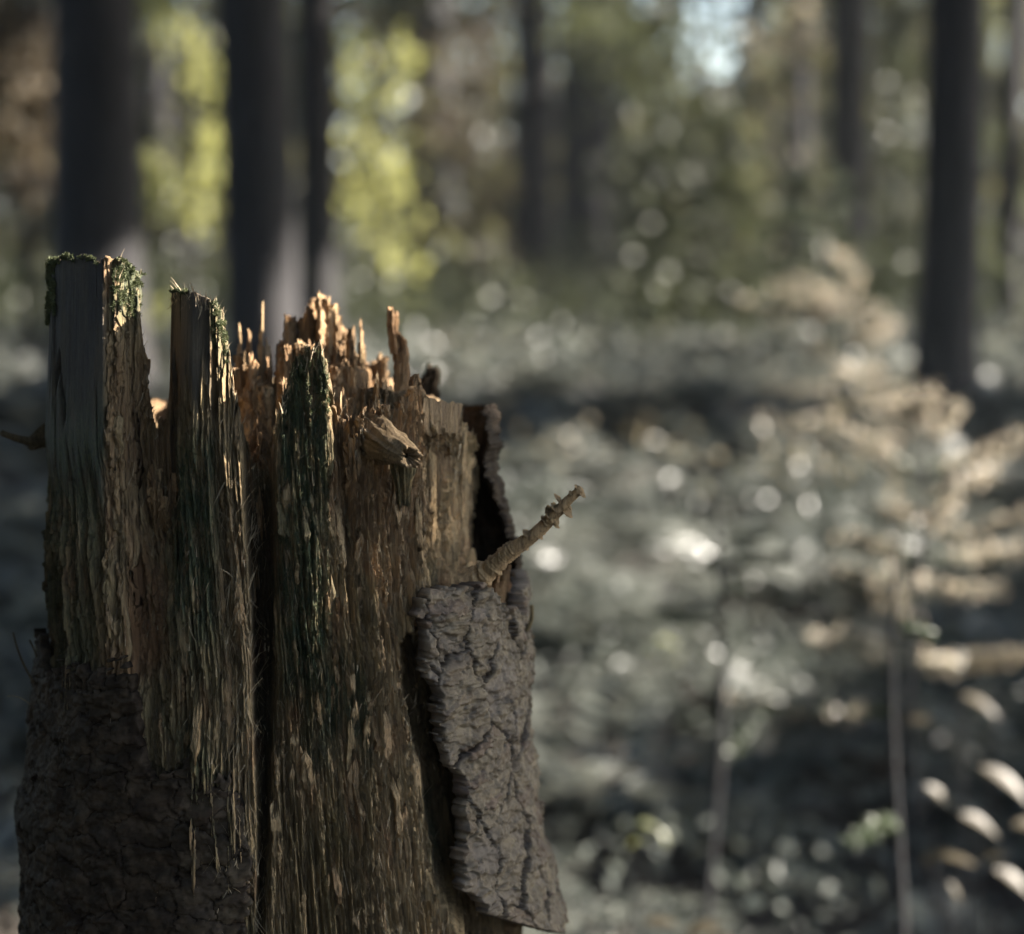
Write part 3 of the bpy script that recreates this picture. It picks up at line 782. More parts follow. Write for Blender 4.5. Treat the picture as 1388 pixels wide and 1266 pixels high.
    rot = np.maximum(rot, 0.8 * np.exp(-((px - 398) / 12) ** 2 - ((py - 960) / 36) ** 2))
    rot = np.maximum(rot, 0.6 * ss(bl2, 0.3, 0.6)) * free
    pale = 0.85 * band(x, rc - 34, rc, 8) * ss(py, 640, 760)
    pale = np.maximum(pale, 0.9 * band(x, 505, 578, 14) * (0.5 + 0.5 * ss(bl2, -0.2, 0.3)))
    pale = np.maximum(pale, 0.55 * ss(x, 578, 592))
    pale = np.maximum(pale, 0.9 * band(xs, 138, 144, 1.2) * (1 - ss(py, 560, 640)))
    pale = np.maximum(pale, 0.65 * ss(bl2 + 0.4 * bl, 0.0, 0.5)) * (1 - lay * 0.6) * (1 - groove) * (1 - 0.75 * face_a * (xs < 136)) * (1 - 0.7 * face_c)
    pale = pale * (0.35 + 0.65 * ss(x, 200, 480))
    darken = np.maximum(0.8 * groove * ss(py, 620, 700), 0.75 * ss(x, rg, rg + 8) * ss(py, 800, 860))  # shade of the groove and right recess put into the colour
    darken = np.maximum(darken, 0.55 * (1 - ss(x, 60, 190)) * ss(py, 640, 800))  # darker towards the lower left
    return dv, d, dict(grey=grey, moss=np.clip(moss, 0, 1), rot=np.clip(rot, 0, 1), pale=np.clip(pale, 0, 1), darken=np.clip(darken, 0, 1), lay=np.clip(lay, 0, 1))

def build_wood():
    # columns: dense on the side that shows
    t = np.linspace(-math.pi, math.pi, 4001)
    dens = np.where(np.abs(t) < 1.75, 0.32 + 0.9 * np.maximum(np.cos(t), 0), 0.10)
    cdf = np.concatenate([[0], np.cumsum((dens[1:] + dens[:-1]) / 2)]); cdf /= cdf[-1]
    NC = 1040
    th = np.interp(np.linspace(0, 1, NC, endpoint=False), cdf, t)
    # rim height of each column
    front = np.abs(th) < 1.66
    zt = np.full(NC, 0.85)
    for _ in range(7):
        P = skin(th, zt)
        px, py = project(P[:, 0], P[:, 1], P[:, 2])
        tgt = tab(px, RIM)
        zt = zt + (py - tgt) * (P[:, 1] / F_PX)
    arc0 = th * 0.195
    smooth_top = band(px, 30, 186, 2) + band(px, 230, 292, 2)
    jag = np.abs(pn(arc0 * 420, 0.3, 101)) * 14 + np.abs(pn(arc0 * 190, 0.7, 102)) * 20 + rnd((arc0 * 1500).astype(int), np.zeros(NC, int), 6) * 9 - 16
    zt = zt - jag * (1 - np.clip(smooth_top, 0, 1)) / F_PX * 1.7 + smooth_top * (0.0012 * pn(arc0 * 500, 0, 7) + 0.0035 * pn(arc0 * 90, 0.3, 8) - 0.004 * rnd((arc0 * 330).astype(int), np.zeros(NC, int), 16) ** 3)
    zb = 0.755 + 0.03 * pn(th * 3, 0.2, 103) + 0.012 * pn(arc0 * 150, 0, 104)
    w = ss(np.abs(th), 1.62, 1.8)
    zt = zt * (1 - w) + np.minimum(zt, zb) * w
    zt = np.where(np.abs(th) > 1.8, zb, zt)
    thick = tab(px, [(50, .045), (190, .045), (203, .006), (230, .007), (240, .03), (306, .03), (322, .006), (374, .006), (388, .028), (446, .03), (460, .018), (560, .02), (640, .012)])
    thick = np.where(front, thick, 0.02)
    s = np.concatenate([np.linspace(0, 1, 14)[:-1], 1 + np.linspace(0, 1, 500)])
    z_lo = 0.27
    zg = np.where(s[:, None] < 1, BASE[2] - 0.1 + (z_lo - BASE[2] + 0.1) * s[:, None], z_lo + (zt[None] - z_lo) * (s[:, None] - 1))
    TH = np.broadcast_to(th, zg.shape)
    P = skin(TH, zg); px, py = project(P[..., 0], P[..., 1], P[..., 2])
    arc = TH * 0.195
    dv, d, A = wood_fields(px, py, arc, zg)
    nx, ny = np.sin(TH), -np.cos(TH)
    ray = unit(P * np.array([1.0, 1.0, 0.0]))
    d = d - 0.015 * (1 - 0.75 * ss(-TH, 0.85, 1.25))
    bk2 = (1 - ss(np.abs(TH), 0.9, 1.3))[..., None] * 0.35
    inw2 = unit(ray * bk2 - np.stack([nx, ny, np.zeros_like(nx)], -1) * (1 - bk2))
    Po = P + dv[..., None] * ray + d[..., None] * inw2
    # cap and inner face
    bk = (np.abs(th) < 1.25)[:, None] * (1 - ss(np.abs(th), 0.9, 1.25))[:, None]
    inw = unit(ray[-1] * bk + np.stack([-np.sin(th), np.cos(th), 0 * th], -1) * (1 - bk))
    k = 34
    rows = [Po]
    dl = d[-1]; sh = dv[-1][:, None] * ray[-1]
    for i in range(1, k + 1):
        if i <= 6:
            f = i / 6; dd = dl + thick * f; zz = zt - 0.003 * f * f + 0.0015 * pn(arc0 * 300, f * 4, 111)
        else:
            f = (i - 6) / (k - 6); dd = dl + thick + 0.012 * f + 0.004 * pn(arc0 * 90, f * 3, 112) + 0.002 * pn(arc0 * 300, f * 5, 113)
            zz = zt - 0.003 - f * np.maximum(zt - 0.60, 0.02)
        Q = skin(th, zz)
        rows.append((Q + sh + dd[:, None] * inw)[None])
    V = np.concatenate(rows, 0)
    R = V.shape[0]
    full = {}
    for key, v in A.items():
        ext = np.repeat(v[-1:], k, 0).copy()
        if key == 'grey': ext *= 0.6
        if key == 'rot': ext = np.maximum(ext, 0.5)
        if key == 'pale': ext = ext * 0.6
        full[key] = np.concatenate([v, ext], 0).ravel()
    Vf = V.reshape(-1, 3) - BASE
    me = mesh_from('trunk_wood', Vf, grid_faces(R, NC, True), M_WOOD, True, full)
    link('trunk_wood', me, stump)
    return V, px, py, th, zt

WV, WPX, WPY, WTH, WZT = build_wood()

# ---- shards of the broken core: each a part
def shard(name, px0, px1, ytop, ybot, Y, thick, seed, peak=0.5, jag=0.4, attrs=None, lean=0.0, mat=None, cols=120, rows=110, power=3.0, twist=0.0, bow=0.0, rough=1.0):
    crumb = 1.0 if (attrs or {}).get('rot', .5) > .45 else 0.25
    """an upright broken piece of wood between two photo columns at distance Y; peak: where along its width it is tallest"""
    A, B = at(px0, ytop, Y), at(px1, ytop, Y)
    zb = at(px0, ybot, Y)[2]; H = A[2] - zb
    w = (B[0] - A[0]) / 2; cx = (A[0] + B[0]) / 2
    a = np.linspace(0, 2 * math.pi, cols, endpoint=False)
    ca, sa = np.cos(a), np.sin(a)
    r = (np.abs(ca) ** power + np.abs(sa) ** power) ** (-1 / power)
    ux, uy = ca * r, sa * r
    top = H * (1 - jag * np.abs((ux + 1) / 2 - peak) ** 1.3 - 0.06 * np.abs(uy)) + np.minimum(0, -0.25 * jag * H * np.abs(pn(ux * 3.3, uy * 2 + seed, seed)) ) \
        - 0.010 * np.abs(pn(ux * w * 450, uy * thick * 300, seed + 1)) - 0.006 * rnd((ux * w * 900).astype(int), (uy * 3).astype(int), seed)
    s = np.linspace(0, 1, rows)[:, None]
    z = s * top[None]
    arcx = ux * w; arcy = uy * thick / 2
    q = arcx * 1.0 + arcy * 1.7
    Z = zb + z
    nz = fbm(q * 60 + seed, Z * 14, seed + 2, 2)
    d = 0.004 * ss(nz, 0, 0.03) + 0.003 * ss(nz, 0.4, 0.43) + 0.0024 * ss(fbm(q * 150 + seed * 3, Z * 26, seed + 3, 2), 0.0, 0.03)
    e1, e2, er, ex, ey = voro(q * 190 + 0.4 * pn(q * 300, Z * 200, seed + 8), Z * 110 + 0.4 * pn(q * 300, Z * 200, seed + 9), seed + 10, 0.85)
    d = d + crumb * (0.0022 * (1 - ss(e2 - e1, 0.0, 0.2)) + 0.003 * er + 0.002 * ex * (er - .5)) * ss(pn(q * 40, Z * 20, seed + 11), -.4, .2)
    d = d + 0.0016 * pn(q * 420, Z * 14, seed + 4) + 0.0011 * pn(q * 800, Z * 26, seed + 5) + 0.0011 * pn(q * 420, Z * 160, seed + 6)
    d = np.minimum(d * rough, min(w, thick / 2) * 0.7)
    nrm = np.stack([ux * thick, uy * 2 * w]); nrm = nrm / np.hypot(nrm[0], nrm[1])
    tp = 1 - 0.10 * s
    X = cx + arcx * tp - nrm[0] * d + lean * z + bow * np.sin(s * 3.0) * w + twist * z * uy
    Yy = Y + arcy * tp - nrm[1] * d + (0.09 * (1 - s) ** 1.5 if Y < 1.8 else 0.0)      # the foot of a splinter runs back into the trunk
    P = np.stack([X, Yy, Z], -1)
    ring = P[-1]
    cen = ring.mean(0)
    caps = [ring * (1 - f) + np.stack([cen[0] + 0 * ux, cen[1] + 0 * ux, ring[:, 2] - 0.004 * f - 0.003 * f * np.abs(pn(ux * 4, uy * 4 + f * 3, seed))], -1) * f for f in (0.3, 0.6, 0.9)]
    V = np.concatenate([P, np.stack(caps)], 0)
    at_ = dict(rot=0.55, pale=0.35, moss=0.0, grey=0.0, darken=0.0)
    at_.update(attrs or {})
    V2 = V.reshape(-1, 3) - BASE
    me = mesh_from(name, V2, grid_faces(V.shape[0], cols, True), mat or M_WOOD, True, at_)
    return link(name, me, stump)

DARKC, BR, TAN = dict(rot=0.7, pale=0.1, darken=0.35), dict(rot=0.75, pale=0.25), dict(rot=0.25, pale=0.75)
SH = [
    # the crumbling mass between the splinters
    (374, 432, 416, 640, 1.95, .07, .75, .35, BR), (414, 478, 398, 640, 1.95, .06, .4, .35, DARKC), (450, 508, 440, 640, 1.93, .06, .3, .35, BR), (392, 458, 446, 640, 1.87, .05, .5, .3, BR), (438, 500, 468, 640, 1.85, .05, .4, .3, BR),
    (366, 420, 462, 650, 1.85, .05, .5, .3, dict(rot=.6, pale=.4)), (306, 366, 474, 650, 1.87, .05, .4, .3, BR), (318, 380, 500, 650, 1.83, .05, .6, .3, dict(rot=.6, pale=.35)), (316, 372, 548, 700, 1.79, .04, .5, .35, BR),
    (446, 520, 508, 700, 1.80, .05, .6, .25, dict(rot=.5, pale=.5)), (490, 560, 500, 700, 1.80, .05, .45, .25, dict(rot=.4, pale=.5)), (322, 378, 606, 760, 1.765, .03, .5, .3, dict(rot=.5, pale=.3)), (320, 352, 590, 760, 1.75, .02, .3, .4, BR),
    (198, 234, 582, 760, 1.775, .03, .4, .3, BR), (204, 226, 600, 760, 1.745, .02, .6, .3, dict(rot=.5, pale=.4)), (196, 216, 592, 760, 1.735, .02, .4, .4, BR), (216, 234, 606, 780, 1.725, .015, .6, .4, BR), (200, 232, 630, 800, 1.72, .015, .4, .35, dict(rot=.6, pale=.3)),
    # the peak of the core, far to near
    (376, 408, 404, 640, 1.92, .05, .75, .30, BR), (396, 428, 388, 640, 1.93, .05, .7, .2, BR), (424, 458, 379, 640, 1.91, .045, .4, .16, dict(rot=.55, pale=.6)), (434, 447, 377, 640, 1.89, .03, .3, .16, dict(rot=.6, pale=.5)),
    (453, 468, 405, 640, 1.91, .04, .3, .25, DARKC), (462, 482, 421, 640, 1.90, .035, .3, .3, DARKC), (483, 494, 413, 640, 1.89, .02, .55, .25, BR), (490, 503, 446, 640, 1.90, .03, .3, .4, DARKC),
    (500, 526, 461, 640, 1.94, .03, .5, .25, DARKC), (440, 462, 432, 640, 1.87, .03, .5, .3, DARKC), (460, 478, 447, 640, 1.865, .025, .4, .3, DARKC), (476, 492, 455, 640, 1.86, .025, .6, .3, DARKC),
    # block in front of the peak
    (372, 396, 452, 640, 1.83, .04, .5, .12, BR), (392, 412, 446, 640, 1.84, .04, .5, .12, TAN), (406, 440, 449, 640, 1.82, .045, .5, .14, dict(rot=.5, pale=.55)), (378, 402, 484, 650, 1.79, .03, .4, .2, BR),
    # left of the core
    (310, 346, 458, 650, 1.88, .05, .35, .22, dict(rot=.6, pale=.2, darken=.2)), (328, 350, 462, 650, 1.84, .03, .6, .3, BR), (326, 336, 414, 640, 1.90, .016, .5, .5, TAN), (333, 345, 426, 640, 1.895, .014, .3, .5, BR),
    (344, 354, 386, 640, 1.91, .016, .45, .55, dict(rot=.1, pale=.7)), (350, 362, 424, 640, 1.90, .016, .4, .5, TAN), (361, 372, 434, 640, 1.905, .018, .7, .45, TAN), (352, 368, 470, 640, 1.86, .02, .5, .4, BR),
    (316, 330, 560, 690, 1.76, .02, .4, .4, BR), (330, 348, 578, 720, 1.745, .02, .35, .5, TAN), (346, 362, 560, 740, 1.77, .03, .5, .3, BR), (360, 376, 528, 740, 1.775, .03, .6, .35, dict(rot=.3, pale=.3, moss=.5)),
    (340, 356, 610, 760, 1.735, .02, .6, .5, dict(rot=.2, pale=.6)), (352, 364, 640, 790, 1.73, .018, .4, .5, BR), (383, 396, 530, 660, 1.74, .02, .5, .4, dict(moss=.8, pale=.2, rot=.1)),
    # ragged fibres behind the knot
    (446, 460, 505, 700, 1.73, .02, .5, .4, TAN), (456, 474, 497, 700, 1.76, .03, .4, .35, BR), (474, 482, 500, 660, 1.75, .012, .6, .6, BR), (484, 498, 486, 700, 1.77, .025, .4, .4, TAN), (492, 512, 479, 700, 1.765, .03, .55, .3, TAN),
    (508, 526, 473, 700, 1.76, .03, .6, .3, TAN), (520, 538, 488, 700, 1.755, .03, .45, .35, TAN), (533, 548, 508, 700, 1.75, .03, .4, .35, TAN), (500, 520, 520, 700, 1.725, .02, .5, .3, dict(rot=.55, pale=.4)),
    (470, 490, 545, 700, 1.70, .02, .5, .3, BR), (544, 556, 524, 700, 1.745, .03, .4, .3, TAN),
    # right panel top and the ridge behind it
    (556, 576, 510, 760, 1.775, .03, .45, .25, dict(rot=.3, pale=.5)), (572, 592, 524, 760, 1.79, .03, .4, .3, dict(rot=.3, pale=.4)), (588, 606, 536, 700, 1.83, .02, .5, .35, dict(rot=.2, pale=.5)),
    (604, 620, 532, 700, 1.835, .02, .85, .35, dict(rot=.2, pale=.5)), (616, 630, 540, 700, 1.83, .02, .4, .3, dict(rot=.2, pale=.5)),
    # back wall seen through the notch
    (186, 214, 566, 700, 2.0, .04, .6, .2, DARKC), (208, 222, 558, 700, 1.99, .03, .4, .3, DARKC), (218, 246, 548, 700, 2.0, .04, .6, .3, DARKC), (200, 228, 590, 720, 1.80, .03, .5, .3, BR),
]
for i, (a, b, y0, y1, Y, tk, pk, jg, at_) in enumerate(SH):
    if Y < 1.80: y1, Y = 830, Y + (0.012 if a > 500 else 0.0)
    shard('wood_splinter', a, b, y0, y1, Y, tk, 200 + i * 7, pk, jg, at_, lean=0.03 * math.sin(i * 1.7), cols=100 if b - a < 22 else 140)
# the upright finger of red-brown wood
shard('wood_splinter', 532, 556, 452, 660, 1.86, .022, 901, .5, .12, dict(rot=.9, pale=.1), rows=90, rough=.8)
shard('wood_splinter', 529, 546, 407, 480, 1.86, .015, 902, .35, .22, dict(rot=.9, pale=.08), lean=-0.06, rows=90, rough=.7, bow=-.25)
shard('wood_splinter', 536, 556, 436, 560, 1.862, .018, 903, .3, .2, dict(rot=.95, pale=.05), lean=-0.03, rows=90, rough=.8)
# remains of the far bark, their unlit look painted near-black
shard('far_bark_stub', 560, 597, 476, 680, 2.03, .02, 910, .62, .30, dict(darken=1.0, rot=0, pale=0), rows=80, rough=1.4, power=2.4)
shard('far_bark_stub', 553, 572, 500, 680, 2.03, .02, 911, .6, .2, dict(darken=1.0, rot=0, pale=0), rows=80, rough=1.4)

# ---- floor of the hollow
t = np.linspace(0, 2 * math.pi, 90, endpoint=False); rr = np.linspace(0.02, 1, 40)[:, None]
zf = 0.70 + 0.0 * rr
X = centre(0.7) + 0.125 * rr * np.cos(t); Yf = SY + 0.02 + 0.125 * rr * np.sin(t)
Zf = 0.66 + 0.02 * fbm(X * 30, Yf * 30, 120, 3) + 0.008 * np.abs(pn(X * 160, Yf * 160, 121))
link('hollow_floor', mesh_from('hollow_floor', np.stack([X, Yf, Zf], -1).reshape(-1, 3) - BASE, grid_faces(40, 90, True)[:, ::-1], M_WOOD, True, dict(rot=.8, pale=.2)), stump)

# ---- knot: the broken branch pointing to the viewer
def stick(name, p0, p1, r0, r1, seed, n=90, sides=64, attrs=None, mat=None, amp=0.12, hollow=0.5, curve=(0, 0, 0), ragged=0.25):
    t = np.linspace(0, 1, n)
    path = p0 + (p1 - p0) * t[:, None] + np.array(curve) * (4 * t * (1 - t))[:, None]
    a = np.linspace(0, 2 * math.pi, sides, endpoint=False)
    L = np.linalg.norm(p1 - p0)
    k = 6
    wob = 1 + amp * (fbm(np.cos(a)[None] * 3 + seed, np.sin(a)[None] * 3 + t[:, None] * L * 18, seed, 3) + 0.45 * pn(a[None] * sides / 9, t[:, None] * L * 40, seed + 1))
    V, Fq = tube(path, r0 + (r1 - r0) * t ** 1.2, sides, False, wob)
    V = V.reshape(n, sides, 3)
    axis = unit(p1 - p0)
    cut = ragged * r1 * (np.abs(pn(a * 5, 0.4, seed + 2)) + rnd((a * 9).astype(int), np.zeros(sides, int), seed)) * 2
    V = V + (ss(t, 0.75, 1.0)[:, None] * cut)[..., None] * axis
    e = path[-1]
    rows = [V]
    for f, dep in ((0.75, -0.1), (0.55, hollow), (0.2, hollow * 1.6)):
        rows.append((e + (V[-1] - e) * f - axis * dep * r1 + axis * 0)[None])
    V = np.concatenate(rows, 0)
    me = mesh_from(name, V.reshape(-1, 3) - BASE, grid_faces(V.shape[0], sides, True), mat or M_WOOD, True, attrs or dict(rot=.2, pale=.3))
    return link(name, me, stump)

stick('broken_knot', at(500, 590, 1.735), at(552, 618, 1.645), 0.0195, 0.0090, 401, attrs=dict(grey=.45, rot=.2, pale=.35), amp=.26, hollow=.25, ragged=.6)
stick('knot_root', at(545, 612, 1.664), at(547, 668, 1.684), 0.0105, 0.0050, 931, attrs=dict(moss=.7, pale=.1, rot=.1, darken=.45), amp=.3, hollow=.1, ragged=1.2)
def curled_shard():
    m, n = 150, 90
    u = np.linspace(0, 1, m)[None]; v = np.linspace(0, 1, n)[:, None]
    x = 579 + 50 * u + 0 * v
    ph = -1.35 + 2.7 * v                                   # bent outwards like a shaving
    Yc = 1.745 + 0.06 * u
    rad = 0.0120 * (1 + 0.25 * pn(u * 4, 0.2, 951))
    c = np.array([at(579 + 51 * q, 566 + 8 * q, 1.757 + 0.065 * q) for q in u[0]])
    low = 0.45 * np.abs(pn(u * 9, 0.1, 952)) + 0.25 * np.abs(pn(u * 31, 0.4, 953)); topj = 1.2 * np.abs(pn(u * 5.3, 0.6, 954)) + 0.5 * np.abs(pn(u * 17, 0.3, 955)) + 0.4 * rnd((u * 40).astype(int), np.zeros(u.shape, int), 3)
    ph = ph * (1 - 0.75 * low * ss(v, .5, 1.0) - 0.25 * topj * (1 - ss(v, 0, .5)))
    fib = 0.0006 * pn(u * 50 + 0.5 * pn(u * 9, v * 3, 959), v * 1.4, 956) + 0.0006 * pn(u * 120, v * 3, 957) + 0.0007 * pn(u * 11, v * 1.5, 958) + 0.0004 * pn(u * 90, v * 40, 960)
    dep = (rad + fib) * np.cos(ph) ; hgt = -(rad + 0.002) * np.sin(ph) * 1.0
    P = np.stack([c[None, :, 0] - 0.35 * dep, c[None, :, 1] - dep, c[None, :, 2] + hgt + topj * 0.006 * (1 - v) ** 2], -1)
    B = P + np.array([0.001, 0.0035, 0])
    ring = np.concatenate([P, B[::-1]], 0)
    link('curled_shard', mesh_from('curled_shard', ring.reshape(-1, 3) - BASE, grid_faces(2 * n, m), M_WOOD, True, dict(grey=.45, rot=.4, pale=.12)), stump)
curled_shard()
stick('twig_stub', at(62, 600, 1.84), at(4, 587, 1.80), 0.0046, 0.0026, 421, sides=24, attrs=dict(darken=.6, grey=.3), amp=.12, curve=(0, 0, -.002))
stick('side_burr', at(66, 590, 1.85), at(44, 600, 1.83), 0.010, 0.006, 422, sides=40, attrs=dict(darken=.6, grey=.2), amp=.25)
stick('fine_twig', at(52, 935, 1.80), at(18, 858, 1.78), 0.0011, 0.0007, 423, sides=10, n=30, attrs=dict(darken=.8), curve=(-.003, 0, 0))
stick('fine_twig', at(56, 920, 1.80), at(40, 868, 1.79), 0.0011, 0.0008, 424, sides=10, n=30, attrs=dict(darken=.8), curve=(.002, 0, 0))
stick('fine_twig', at(46, 960, 1.80), at(10, 944, 1.78), 0.0004, 0.0003, 425, sides=8, n=30, attrs=dict(pale=.3), curve=(0, 0, .004))
stick('bark_hook', at(711, 860, 1.84), at(720, 821, 1.84), 0.0020, 0.0016, 426, sides=16, n=30, attrs=dict(darken=.5), curve=(.003, 0, 0))

# ---- dead twig with ringed, flaking bark
def ringed_twig():
    p0, p1 = at(636, 790, 1.755), at(787, 663, 1.70)
    n, sides = 260, 28
    t = np.linspace(0, 1, n)
    path = p0 + (p1 - p0) * t[:, None]
    path[:, 2] += -0.005 * np.sin(t * 3.1) + 0.003 * pn(t * 4, 0.1, 3); path[:, 0] += 0.002 * pn(t * 5, 2.1, 4)
    a = np.linspace(0, 2 * math.pi, sides, endpoint=False)
    ph = t * 24 + 2.6 * pn(t * 7, 0.5, 6) + 1.0 * pn(t * 23, 0.5, 7)
    k = np.floor(ph); fr = ph - k
    amp = rnd(k.astype(int), np.zeros(n, int), 11)
    wob = 1 + (0.05 + 0.50 * amp ** 2 * (amp > .3))[:, None] * (1 - fr)[:, None] ** 1.6 * (0.55 + 0.75 * pn(np.cos(a)[None] * 1.3 + k[:, None] * 3.7, np.sin(a)[None] * 1.3, 12)) + 0.05 * pn(a[None] * 5, t[:, None] * 60, 13)
    r = np.interp(t, [0, .25, .6, .8, 1], [.0088, .0070, .0055, .0046, .0032]) + 0.006 * np.exp(-t / 0.07)
    V, Fq = tube(path, r, sides, True, wob)
    tw = link('dead_twig', mesh_from('dead_twig', V - BASE, Fq, M_WOOD, True, dict(rot=.25, pale=.55, grey=.1)), stump)
    ax = unit(p1 - p0); s1 = unit(np.cross(ax, [0, 1, 0])); s2 = np.cross(ax, s1)
    spots = [(.12, 2.0, 1.2), (.36, 3.4, .9), (.47, 3.6, 1.0), (.56, .2, 1.6), (.60, 3.0, 1.3), (.63, 3.5, 1.0), (.745, 3.2, 2.3), (.765, 3.0, 2.1), (.74, .2, 1.4), (.80, .4, 1.9), (.83, 3.3, 1.9), (.85, .1, 2.3),
             (.88, 3.1, 1.0), (.78, 5.6, 1.6), (.94, .3, 1.2), (.985, 2.9, 1.2), (.99, .5, 1.0), (.70, .7, 1.2), (.52, .6, 1.0), (.26, .2, 1.2)]
    for i, (f, q, ln) in enumerate(spots):
        c = p0 + (p1 - p0) * f + np.array([0, 0, -0.004 * math.sin(f * 3.1)])
        rad = math.cos(q) * s1 + math.sin(q) * s2; tan = np.cross(ax, rad)
        rr = np.interp(f, [0, 1], [.0070, .0035])
        L = 0.0044 * ln * RNG.uniform(.6, 1.2); T = 0.0007; jit = RNG.uniform(-.35, .35)
        span = RNG.uniform(0.5, 1.5); m = 8
        qs = q + np.linspace(-span, span, m); V8 = []
        for sgn in (-1, 1):
            for u in (0.0, 0.6, 1.0):
                for j, qq in enumerate(qs):
                    ra = math.cos(qq) * s1 + math.sin(qq) * s2
                    edge = 0.25 + 0.75 * math.sin(math.pi * (j + .5) / m) ** .6 * RNG.uniform(.6, 1.15)
                    V8.append(c + ra * (rr * 0.75 + L * u * edge) + ax * (jit * L * u + sgn * T * (1 - .6 * u)))
        V8 = np.array(V8); G = grid_faces(3, m)
        rimq = [[j, j + 1, 3 * m + j + 1, 3 * m + j] for j in range(m - 1)] + [[2 * m + j + 1, 2 * m + j, 5 * m + j, 5 * m + j + 1] for j in range(m - 1)]
        rimq += [[i_ * m + m, i_ * m, 3 * m + i_ * m, 4 * m + i_ * m] for i_ in range(2)] + [[i_ * m + m - 1, i_ * m + 2 * m - 1, 3 * m + i_ * m + 2 * m - 1, 3 * m + i_ * m + m - 1] for i_ in range(2)]
        Fq = np.vstack([G[:, ::-1], G + 3 * m, rimq])
        link('bark_flake', mesh_from('bark_flake', V8 - BASE, Fq, M_WOOD, False, dict(rot=.3, pale=.35, grey=.25)), tw)
ringed_twig()

# ---- bark: a sheet on the trunk broken into plates, each plate a part
def bark(name, th0, th1, y_top, left, right, grow, seed, NCb, NRb, ncell, darken, z0=0.27, thick=0.006, amp=1.0, zone=None, ragk=1.0, sub=(46, 88), ck=0.0050):
    th = np.linspace(th0, th1, NCb)
    zz = np.linspace(z0, 0.80, NRb)
    TH, Z = np.meshgrid(th, zz)
    g = grow(Z, TH)
    P = skin(TH, Z, g); px, py = project(P[..., 0], P[..., 1], P[..., 2])
    arc = TH * 0.21
    wx = arc + 0.008 * pn(arc * 40, Z * 40, seed) + 0.0022 * fbm(arc * 150, Z * 150, seed + 1, 3)
    wz = Z + 0.010 * pn(arc * 36, Z * 36, seed + 2) + 0.0022 * fbm(arc * 150, Z * 150, seed + 3, 3)
    f1, f2, r, ox, oy = voro(wx * ncell[0], wz * ncell[1], seed + 4, 0.9)
    edge = f2 - f1
    rr1, rr2 = rnd((r * 9973).astype(int), np.zeros_like(r, int), 5), rnd((r * 9973).astype(int), np.zeros_like(r, int), 6)
    h = ck * ss(edge, 0.0, 0.05) + 0.0030 * r + 0.0045 * (ox * (rr1 - .5) + oy * (rr2 - .3))
    cid = r.copy()
    # smaller scales on each plate, their lower edges lifted
    g1, g2, q, qx, qy = voro(wx * sub[0] + 0.4 * fbm(arc * 120, Z * 120, seed + 7, 2), wz * sub[1] + 0.4 * fbm(arc * 110, Z * 110, seed + 17, 2), seed + 5, 0.95)
    q1, q2_ = rnd((q * 9973).astype(int), np.zeros_like(q, int), 7), rnd((q * 9973).astype(int), np.zeros_like(q, int), 8)
    h += 0.0016 * q + 0.0018 * ss(g2 - g1, 0.0, 0.06) * (q1 > .3) + 0.0019 * (qx * (q2_ - .5) - qy * (0.35 + 0.65 * q1))
    # laminated flakes: thin sheets with ragged, mostly level edges
    for k, (fa, fz, ampk, sd, ts) in enumerate(((24, 40, 0.0014, 21, (-.3, 0.05, .4)), (64, 110, 0.0009, 22, (-.3, .2)))):
        nn = fbm(arc * fa + r * 37, Z * fz + r * 53, seed + sd, 3, 0.5)
        for t in ts: h += ampk * ss(nn, t - 0.02, t + 0.02)
    ln = pn(arc * 60 + 0.5 * pn(arc * 150, Z * 200, seed + 18), Z * 620, seed + 8)
    h += 0.0002 * ln - 0.0007 * ss(pn(arc * 90, Z * 420, seed + 19), 0.35, 0.6) + 0.0013 * fbm(arc * 26, Z * 26, seed + 9, 2) + 0.00018 * pn(arc * 1100, Z * 1300, seed + 10)
    h *= amp
    Pb = skin(TH, Z, g + h)
    lo, hi = tab(py, left), tab(py, right)
    rag = 8 * pn(Z * 45, arc * 40, seed + 11) + 5 * fbm(Z * 160, arc * 160, seed + 12, 3)
    ragx = ss(px, 66, 100) * (ragk - 1) * 5 * pn(arc * 26, Z * 20, seed + 15) + (1 + (ragk - 1) * ss(px, 60, 90)) * (6 * pn(arc * 70, Z * 60, seed + 13) + 6 * fbm(arc * 260, Z * 160, seed + 14, 2))
    ok = (px > lo + rag) & (px < hi + rag * ragk * 0.7) & (py > np.where(np.abs(TH) > 1.3, np.maximum(tab(px, y_top), 752), tab(px, y_top)) + ragx * np.where(np.abs(TH) > 1.3, 2.5, 1)) if zone is None else zone(px, py, TH, rag, ragx)
    crack = np.clip(1 - ss(edge, 0.0, 0.07), 0, 1) * 0.8 + 0.8 * (1 - ss(g2 - g1, 0.0, 0.05)) * (q1 > .3)
    A = dict(crack=np.clip(crack, 0, 1), flake=q.astype(float) * 0.7 + 0.3 * r, darken=np.broadcast_to(darken(px, py), px.shape))
    Fq = grid_faces(NRb, NCb)
    okf = ok.ravel()[Fq].all(1)
    Fq = Fq[okf]
    ids = (cid.ravel()[Fq[:, 0]] * 1e7).astype(np.int64)
    Vw = Pb.reshape(-1, 3) - BASE
    Vs = skin(TH, Z, g - 0.003 + 0.0 * Z).reshape(-1, 3) - BASE
    # even out the stair steps of the torn outline
    e = np.concatenate([Fq[:, [0, 1]], Fq[:, [1, 2]], Fq[:, [2, 3]], Fq[:, [3, 0]]])
    key = np.sort(e, 1); key = key[:, 0] * 10 ** 8 + key[:, 1]
    uq, inv, c = np.unique(key, return_inverse=True, return_counts=True)
    be = e[c[inv] == 1]
